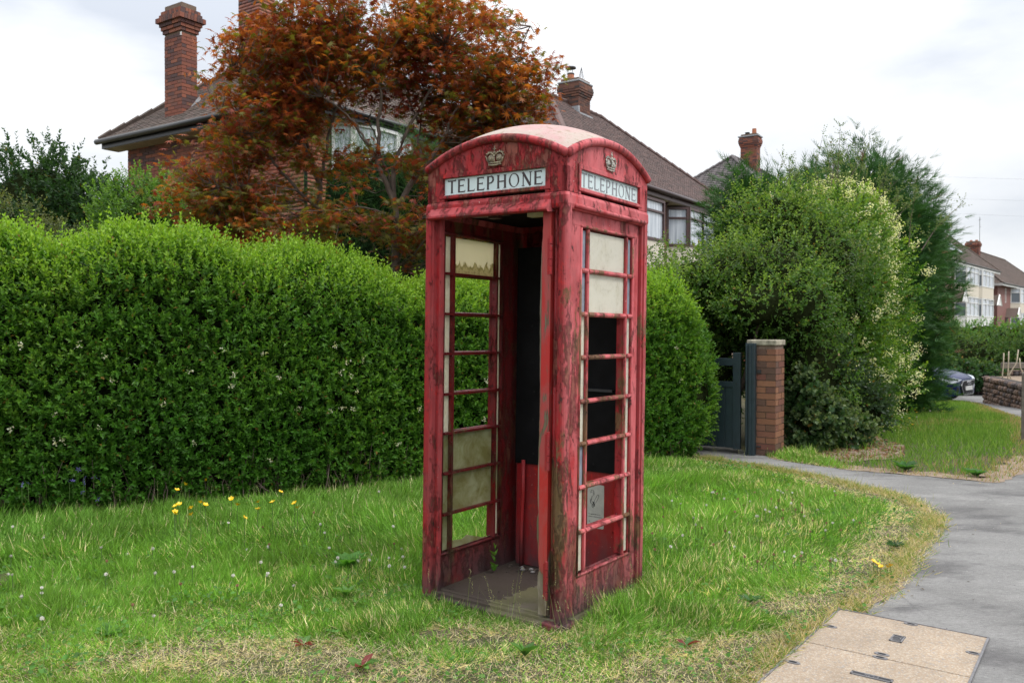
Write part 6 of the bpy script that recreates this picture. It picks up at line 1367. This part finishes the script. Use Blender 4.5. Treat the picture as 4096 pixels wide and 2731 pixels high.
# ------------------------------------------------------------------ semi-detached houses up the street
V2 = math.atan2(.768, .64)
def semi(name, ox, oy, gz0, label, bays, x0, x1, ra, rb, chims, solar=None, porches=(), narrow=(), dep=8.0, rise=3.9, left=True):
    r = empty(name, (ox, oy, gz0), V2, label=label, cat='house')
    mb = MB(); mb.box(x0, x1, 0, dep, -2, 5.0); wl_ = mb.build('wall', M['brick_joined'], r)
    c_ = np.tile([.24, .115, .10, 1.0], len(wl_.data.vertices)); ca = wl_.data.color_attributes.new('Col', 'FLOAT_COLOR', 'POINT'); ca.data.foreach_set('color', c_)
    hip_roof(r, x0 - .4, x1 + .4, -.5, dep + .4, 5.1, rise, ra, rb, dep / 2, M['tile'], TB, 60, tw=.33, ga=.22, sides='fl')
    mb = MB(); mb.box(x0 - .42, x1 + .42, -.53, -.50, 4.84, 5.08); mb.box(x0 - .43, x0 - .40, -.5, dep, 4.84, 5.08); mb.build('fascia_board', M['white'], r)
    mb = MB(); mb.tube([(x0 - .45, -.58, 5.06), (x1 + .45, -.58, 5.06)], .06, 6); mb.build('gutter', M['gutter'], r)
    for xa, xb in bays:
        square_bay(r, xa, xb, 0, .55, .75, 2.50, 3.42, 4.85, M['white'], M['curtain'], M['cream'], .70, (.33, .66), [M['glass'], M['curtain']])
        square_bay(r, xa, xb, 0, .55, .75, -.3, .95, 2.48, M['white'], M['curtain'], M['white'], .70, (.33, .66), [M['glass'], M['curtain']])
    for xa in narrow: window(r, plane((xa, 0), (xa + .5, 0)), 0, .5, 3.4, 4.75, M['white'], M['glass'], fw=.07)
    for xa, mt_, bg in porches:
        P_ = MB(); a, b = xa, xa + 1.7
        P_.add([(a, 0, 2.75), (b, 0, 2.75), (b, -1.0, 2.05), (a, -1.0, 2.05), (a, 0, 2.0), (b, 0, 2.0)], [(0, 1, 2, 3), (0, 3, 4), (1, 5, 2), (3, 2, 5, 4)]) if bg == 'lean' else P_.add([(a, -1, 2.0), ((a + b) / 2, -1, 2.9), (b, -1, 2.0), (a, 0, 2.0), ((a + b) / 2, 0, 2.9), (b, 0, 2.0)], [(0, 1, 4, 3), (1, 2, 5, 4), (0, 2, 1)])
        po = P_.build('porch', mt_, r)
        if bg == 'gable':
            q = MB(); q.tube([(a - .05, -1.03, 2.0), ((a + b) / 2, -1.03, 2.92)], .07, 4); q.tube([((a + b) / 2, -1.03, 2.92), (b + .05, -1.03, 2.0)], .07, 4); q.build('bargeboard', M['white'], po)
            q = MB(); q.add([(a + .15, -1.06, 2.0), ((a + b) / 2, -1.06, 2.7), (b - .15, -1.06, 2.0)], [(0, 1, 2)]); q.build('gable_infill', M['white'], po)
        q = MB(); q.box(a + .3, b - .3, -.03, -.005, -.2, 1.95); q.build('door', M['brown'], r)
    for k, (xa, ya, zt) in enumerate(chims):
        c_, z_ = chimney(r, xa, xa + .8, ya, ya + 1.2, 7.2, zt, 'plain', None, limit=0)
        for s_ in (.3, .8):
            q = MB(); q.tube([(xa + .4, ya + s_, z_), (xa + .4, ya + s_, z_ + .28)], .13, 8); q.build('chimney_pot', M['buff'] if k else M['clay'], c_)
        q = MB(); q.tube([(xa + .75, ya + .1, z_ - .3), (xa + .75, ya + .1, z_ + 2.6)], .022, 5); q.tube([(xa + .2, ya - .1, z_ + 2.3), (xa + 1.2, ya + .3, z_ + 2.35)], .02, 4); q.tube([(xa + .3, ya - .1, z_ + 1.6), (xa + 1.1, ya + .2, z_ + 1.6)], .02, 4); q.build('aerial', M['dark_metal'], c_)
    if solar:
        xa, xb, fa, fb = solar; mb = MB(); yr = dep / 2
        def rp(x, f, o): return (x, -.5 + f * (yr + .5) - .08 * o, 5.1 + f * rise + .14 * o)
        for k in range(6):
            a = xa + (xb - xa) * k / 6 + .02; b = xa + (xb - xa) * (k + 1) / 6 - .02
            q = MB(); q.add([rp(a, fa, 1), rp(b, fa, 1), rp(b, fb, 1), rp(a, fb, 1), rp(a, fa, .5), rp(b, fa, .5), rp(b, fb, .5), rp(a, fb, .5)], [(0, 1, 2, 3), (0, 4, 5, 1), (1, 5, 6, 2), (2, 6, 7, 3), (3, 7, 4, 0)]); q.build('solar_panel', M['solar'], r)
    return r
def loc_x(px_, P, d=(.64, .768)):
    k = (px_ - 2048) / 3404; return (k * P[1] - P[0]) / (d[0] - k * d[1])
PA = (38.7, 70.0)   # facade line of the first pair
X_ = lambda p: loc_x(p, PA)
semi('semi_detached_house', PA[0] - .9, PA[1], 1.55, 'pair of brick semis up the street with white bays and solar panels on top', [(X_(3862), X_(3922)), (X_(3925), X_(3980))], X_(3800), X_(4008), X_(3800) + 3.8, X_(4008) - 2, [(X_(3885), 3.3, 10.3), (X_(3760), 3.0, 10.4)], (X_(3790), X_(3925), .25, .86), [(X_(3838), M['tile'], 'gable'), (X_(3976), M['tile'], 'gable')], [X_(3840)])
PBB = (53.0, 88.0)
XB = lambda p: loc_x(p, PBB)
semi('semi_detached_house', *PBB, .6, 'next brick semi at the right edge with a brown tiled porch and white bays', [(XB(4040), XB(4092)), (XB(4100), XB(4150))], XB(3988), XB(4190), XB(3988) + 4, XB(4190) - 3, [(XB(4058), 3.2, 9.8)], None, [(XB(4019), M['tile'], 'gable')], [XB(4018)])
# wires
mb = MB()
for k, (z0, z1) in enumerate(((14.6, 14.0), (13.4, 12.9), (12.8, 11.6))):
    pts = [Vector((30 + 8 * k * .2 + 40 * t_, 72 + 4 * k, z0 + (z1 - z0) * t_ - 1.0 * 4 * t_ * (1 - t_) * .3)) for t_ in np.linspace(0, 1, 9)]; mb.tube(pts, .004, 4)
tag(mb.build('overhead_wires', M['dark_metal']), 'thin overhead wires crossing the sky above the far semis', 'wire')

# ------------------------------------------------------------------ stone walls by the parked car
def rubble(name, label, p0, p1, z0, z1, thick=.4):
    p0, p1 = Vector(p0), Vector(p1); d = (p1 - p0).normalized(); L = (p1 - p0).length; ang = math.atan2(d.y, d.x)
    r = empty(name, (p0.x, p0.y, z0), ang, label=label, cat='stone wall'); Hh = z1 - z0
    mb = MB(); mb.box(.06, L, .07, thick, -.3, Hh - .03); core_ = mb.build('mortar_core', simple('dark_joint', (.035, .028, .022), .95, .5, 30), r)
    rr = random.Random(name + str(L)); z = 0; st_ = []; row = 0
    while z < Hh - .03:
        h_ = min(rr.uniform(.09, .18), Hh - z); a = -.04 * rr.random()
        while a < L:
            ln = rr.uniform(.11, .40)
            S_ = Matrix.Translation((a + ln / 2, .085 + rr.uniform(-.03, .02), z + h_ / 2 + rr.uniform(-.006, .006))) @ Matrix.Rotation(rr.uniform(-.05, .05), 4, 'Y') @ Matrix.Diagonal((ln * 1.0, .20, h_ * rr.uniform(.90, 1.06), 1)); st_.append((S_, rr.randrange(5))); a += ln * .985
        e = 0
        while e < thick - .1:
            ln = rr.uniform(.14, .22); S_ = Matrix.Translation((.06, e + ln / 2, z + h_ / 2)) @ Matrix.Diagonal((.16, ln, h_ * 1.05, 1)); st_.append((S_, rr.randrange(5))); e += ln
        z += h_ * .96; row += 1
    for S_, k in st_[:290]:
        o = link('stone', unit_piece('stone%d' % k, M['stone']), core_); o.matrix_local = S_
    return r, L, Hh
rubble('stone_retaining_wall', 'low brown rubble stone wall by the far pavement beside the grey post', (14.35, 25.9), (12.9, 21.2), -.98, .10)
w_, L_, H_ = rubble('stone_retaining_wall', 'shaded rubble stone wall behind the nose of the blue car', (15.6, 30.8), (19.2, 29.6), -.98, .06)
sheet('planting_bed', [(14.4, 26.1), (12.95, 21.2), (14.5, 20.8), (19, 22), (19.5, 28.5), (16.0, 26.6)], .0, M['soil'], kind='structure').scale.z = 0.0
bpy.context.scene.objects['planting_bed'].location.z = .05
for k, (x, y, h_, lx, ly) in enumerate(((4015, 1420, .75, .03, 0), (4035, 1423, .8, .02, 0), (4068, 1422, .85, .22, .0), (4082, 1455, .6, -.10, 0))):
    D = 25.0; bx = (x - 2048) / 3404 * D; o = empty('cut_stem', (bx, D, .06), label=('straight pale pruned stem, leftmost on the bank behind the stone wall', 'straight pale pruned stem, second from the left behind the stone wall', 'forked slanting pale pruned stem behind the stone wall', 'short crooked pale pruned stem beside the grey post')[k], cat='pruned shrub')
    mb = MB(); mb.tube([(-lx * .6, 0, -.1), (-lx, 0, .12), (0, 0, h_ * .55), (lx * .2, 0, h_)], [.022, .018, .015, .018], 7)
    mb.build('stem', M['bark_pale'], o, smooth=True)
mb = MB(); mb.box(0, 1.6, -.1, .1, 0, .18); sb = mb.build('timber_sleeper', M['post_wood'], None, bevel=.01, label='weathered timber sleeper lying on the bank behind the pruned stems', cat='timber'); sb.location = (15.1, 26.2, .30)
# the grey timber post cut by the right edge of the photograph
gpz = float(gz(6.98, 11.55)); gpost = empty('verge_post', (7.04, 11.6, gpz), R(-31), label='grey weathered post on the verge cut by the right edge', cat='post')
mb = MB(); mb.box(-.075, .075, -.075, .075, -.1, .93); mb.add([(-.075, -.075, .93), (.075, -.075, .93), (.075, .075, .93), (-.075, .075, .93), (0, 0, 1.0)], [(0, 1, 4), (1, 2, 4), (2, 3, 4), (3, 0, 4)]); mb.build('shaft', M['post_wood'], gpost, bevel=.006)
mb = MB(); mb.box(-.078, -.072, -.035, .035, .62, .70); mb.build('reflector', M['dark_metal'], gpost)

# ------------------------------------------------------------------ parked car
CX, CY = 12.75, 28.9; czg = float(gz(CX, CY)) - .0
car = empty('parked_car', (CX, CY, czg), R(-46), label='dark blue hatchback parked nose towards the stone wall under the conifer', cat='car')
car.scale = (1.18, 1.18, 1.18)
# local: +X forward. stations from nose to tail: (x, half width, z low, z belt, z top)
W2 = .90
prof = [(2.12, .62, .26, .60, .66), (2.06, .76, .22, .66, .72), (1.92, .84, .20, .72, .80), (1.60, .895, .20, .78, .90), (1.10, .90, .22, .86, .98), (.75, .90, .22, .92, 1.03), (.20, .90, .22, .95, 1.07), (-1.2, .90, .22, .98, 1.08), (-2.0, .88, .25, .98, 1.05), (-2.2, .80, .30, .9, .98)]
mb = MB(); n = 15; vs = []
for x, hw, zl, zb, zt in prof:
    for k in range(n):
        t_ = k / (n - 1); a = math.pi * t_
        if t_ < .5: s = t_ / .5; y = hw * (1 if s < .55 else 1 - .22 * ((s - .55) / .45) ** 2) if s < 1 else 0
        s = abs(t_ - .5) / .5; sg_ = 1 if t_ < .5 else -1
        # section: from sill up the flank, over the bonnet
        if s > .66: z = zl + (zb - .25 * (zb - zl) - zl) * (1 - s) / .34; y = hw * (.985 + .015 * (1 - s) / .34)
        elif s > .42: q_ = (.66 - s) / .24; z = zb - .25 * (zb - zl) + .25 * (zb - zl) * q_; y = hw * (1 - .02 * q_ * q_)
        else: q_ = (.42 - s) / .42; z = zb + (zt - zb) * math.sin(q_ * math.pi / 2) ** .8; y = hw * .98 * (1 - q_) ** .85
        vs.append((x, sg_ * y, z))
fs = []
for i in range(len(prof) - 1):
    for k in range(n - 1): a = i * n + k; fs.append((a, a + 1, a + n + 1, a + n))
fs += [tuple(range(n)), tuple((len(prof) - 1) * n + k for k in range(n))[::-1]]
mb.add(vs, fs); body = mb.build('body', M['car'], car, smooth=True)
# cabin
cab = [(.85, .72, 1.03, 1.03), (.25, .70, 1.06, 1.34), (-.3, .64, 1.07, 1.43), (-1.2, .62, 1.08, 1.40), (-1.9, .66, 1.05, 1.10)]
mb = MB(); vs = []
for x, hw, z0, z1 in cab: vs += [(x, hw + .1, z0), (x, hw * .86, z1), (x, -hw * .86, z1), (x, -hw - .1, z0)]
fs = []
for i in range(4):
    for k in range(3): a = 4 * i + k; fs.append((a, a + 1, a + 5, a + 4))
mb.add(vs, fs); gls = mb.build('windscreen_and_side_windows', M['glass'], car, smooth=False)
mb = MB(); mb.box(-1.25, -.25, -.55, .55, 1.405, 1.44); mb.build('roof_panel', M['car'], car, bevel=.03)
# nose: hexagonal grille, plate, lamps, side intakes
mb = MB(); mb.add([(2.13, -.40, .62), (2.10, -.50, .50), (2.135, -.36, .24), (2.135, .36, .24), (2.10, .50, .50), (2.13, .40, .62), (2.17, -.38, .61), (2.15, -.47, .50), (2.165, -.34, .26), (2.165, .34, .26), (2.15, .47, .50), (2.17, .38, .61)], [(6, 7, 8, 9, 10, 11), (0, 1, 7, 6), (1, 2, 8, 7), (2, 3, 9, 8), (3, 4, 10, 9), (4, 5, 11, 10), (5, 0, 6, 11)]); gr_ = mb.build('grille', M['rubber'], car)
mb = MB(); e = [(2.175, -.39, .62), (2.155, -.485, .50), (2.17, -.35, .25), (2.17, .35, .25), (2.155, .485, .50), (2.175, .39, .62)]
mb.tube(e + [e[0]], .013, 6); mb.build('grille_surround', M['silver'], gr_)
mb = MB()
for z in np.arange(.30, .60, .045): mb.tube([(2.178, -.36, z), (2.178, .36, z)], .005, 4)
mb.build('grille_bars', M['dark_metal'], gr_)
mb = MB(); mb.box(2.17, 2.19, -.26, .26, .36, .47); mb.build('number_plate', M['plate'], car)
mb = MB()
for k in range(4): mb.tube([(2.185 , -.105 + .07 * k + .045 * math.cos(a), .555 + .045 * math.sin(a)) for a in np.linspace(0, 6.283, 13)], .006, 5)
mb.build('ring_badge', M['silver'], car)
for s_ in (1, -1):
    mb = MB(); v_ = [(2.10, .46, .64), (1.98, .70, .70), (1.70, .885, .75), (1.66, .895, .69), (1.86, .83, .56), (2.0, .74, .55), (2.06, .58, .60)]
    vs = [(x + .07, s_ * (y + .035), z + .01) for x, y, z in v_] + [(x - .06, s_ * (y - .05), z) for x, y, z in v_]; k = len(v_)
    mb.add(vs, [tuple(range(k)), tuple(range(k, 2 * k))[::-1]] + [(i, (i + 1) % k, k + (i + 1) % k, k + i) for i in range(k)]); hl_ = mb.build('headlight', M['lamp_glass'], car)
    mb = MB(); mb.tube([(2.12, s_ * .64, .64), (1.99, s_ * .83, .665), (1.91, s_ * .905, .68)], .016, 5); mb.build('lamp_unit', M['dark_metal'], hl_)
    mb = MB(); v_ = [(2.08, .56, .44), (1.93, .80, .46), (1.90, .80, .30), (2.06, .60, .25)]
    vs = [(x + .06, s_ * (y + .05), z) for x, y, z in v_] + [(x - .05, s_ * (y - .05), z) for x, y, z in v_]; k = 4
    mb.add(vs, [tuple(range(k)), tuple(range(k, 2 * k))[::-1]] + [(i, (i + 1) % k, k + (i + 1) % k, k + i) for i in range(k)]); mb.build('air_intake', M['rubber'], car)
    for x in (1.38, -1.28):
        w_o = empty('wheel', (x, s_ * .80, .32)); w_o.parent = car
        mb = MB(); mb.tube([(0, -.11, 0), (0, -.10, 0), (0, .10, 0), (0, .11, 0)], [.29, .32, .32, .29], 20); mb.build('tyre', M['rubber'], w_o, smooth=False)
        mb = MB(); mb.tube([(0, s_ * .10, 0), (0, s_ * .118, 0)], [.22, .20], 10); mb.build('rim', M['silver'], w_o)
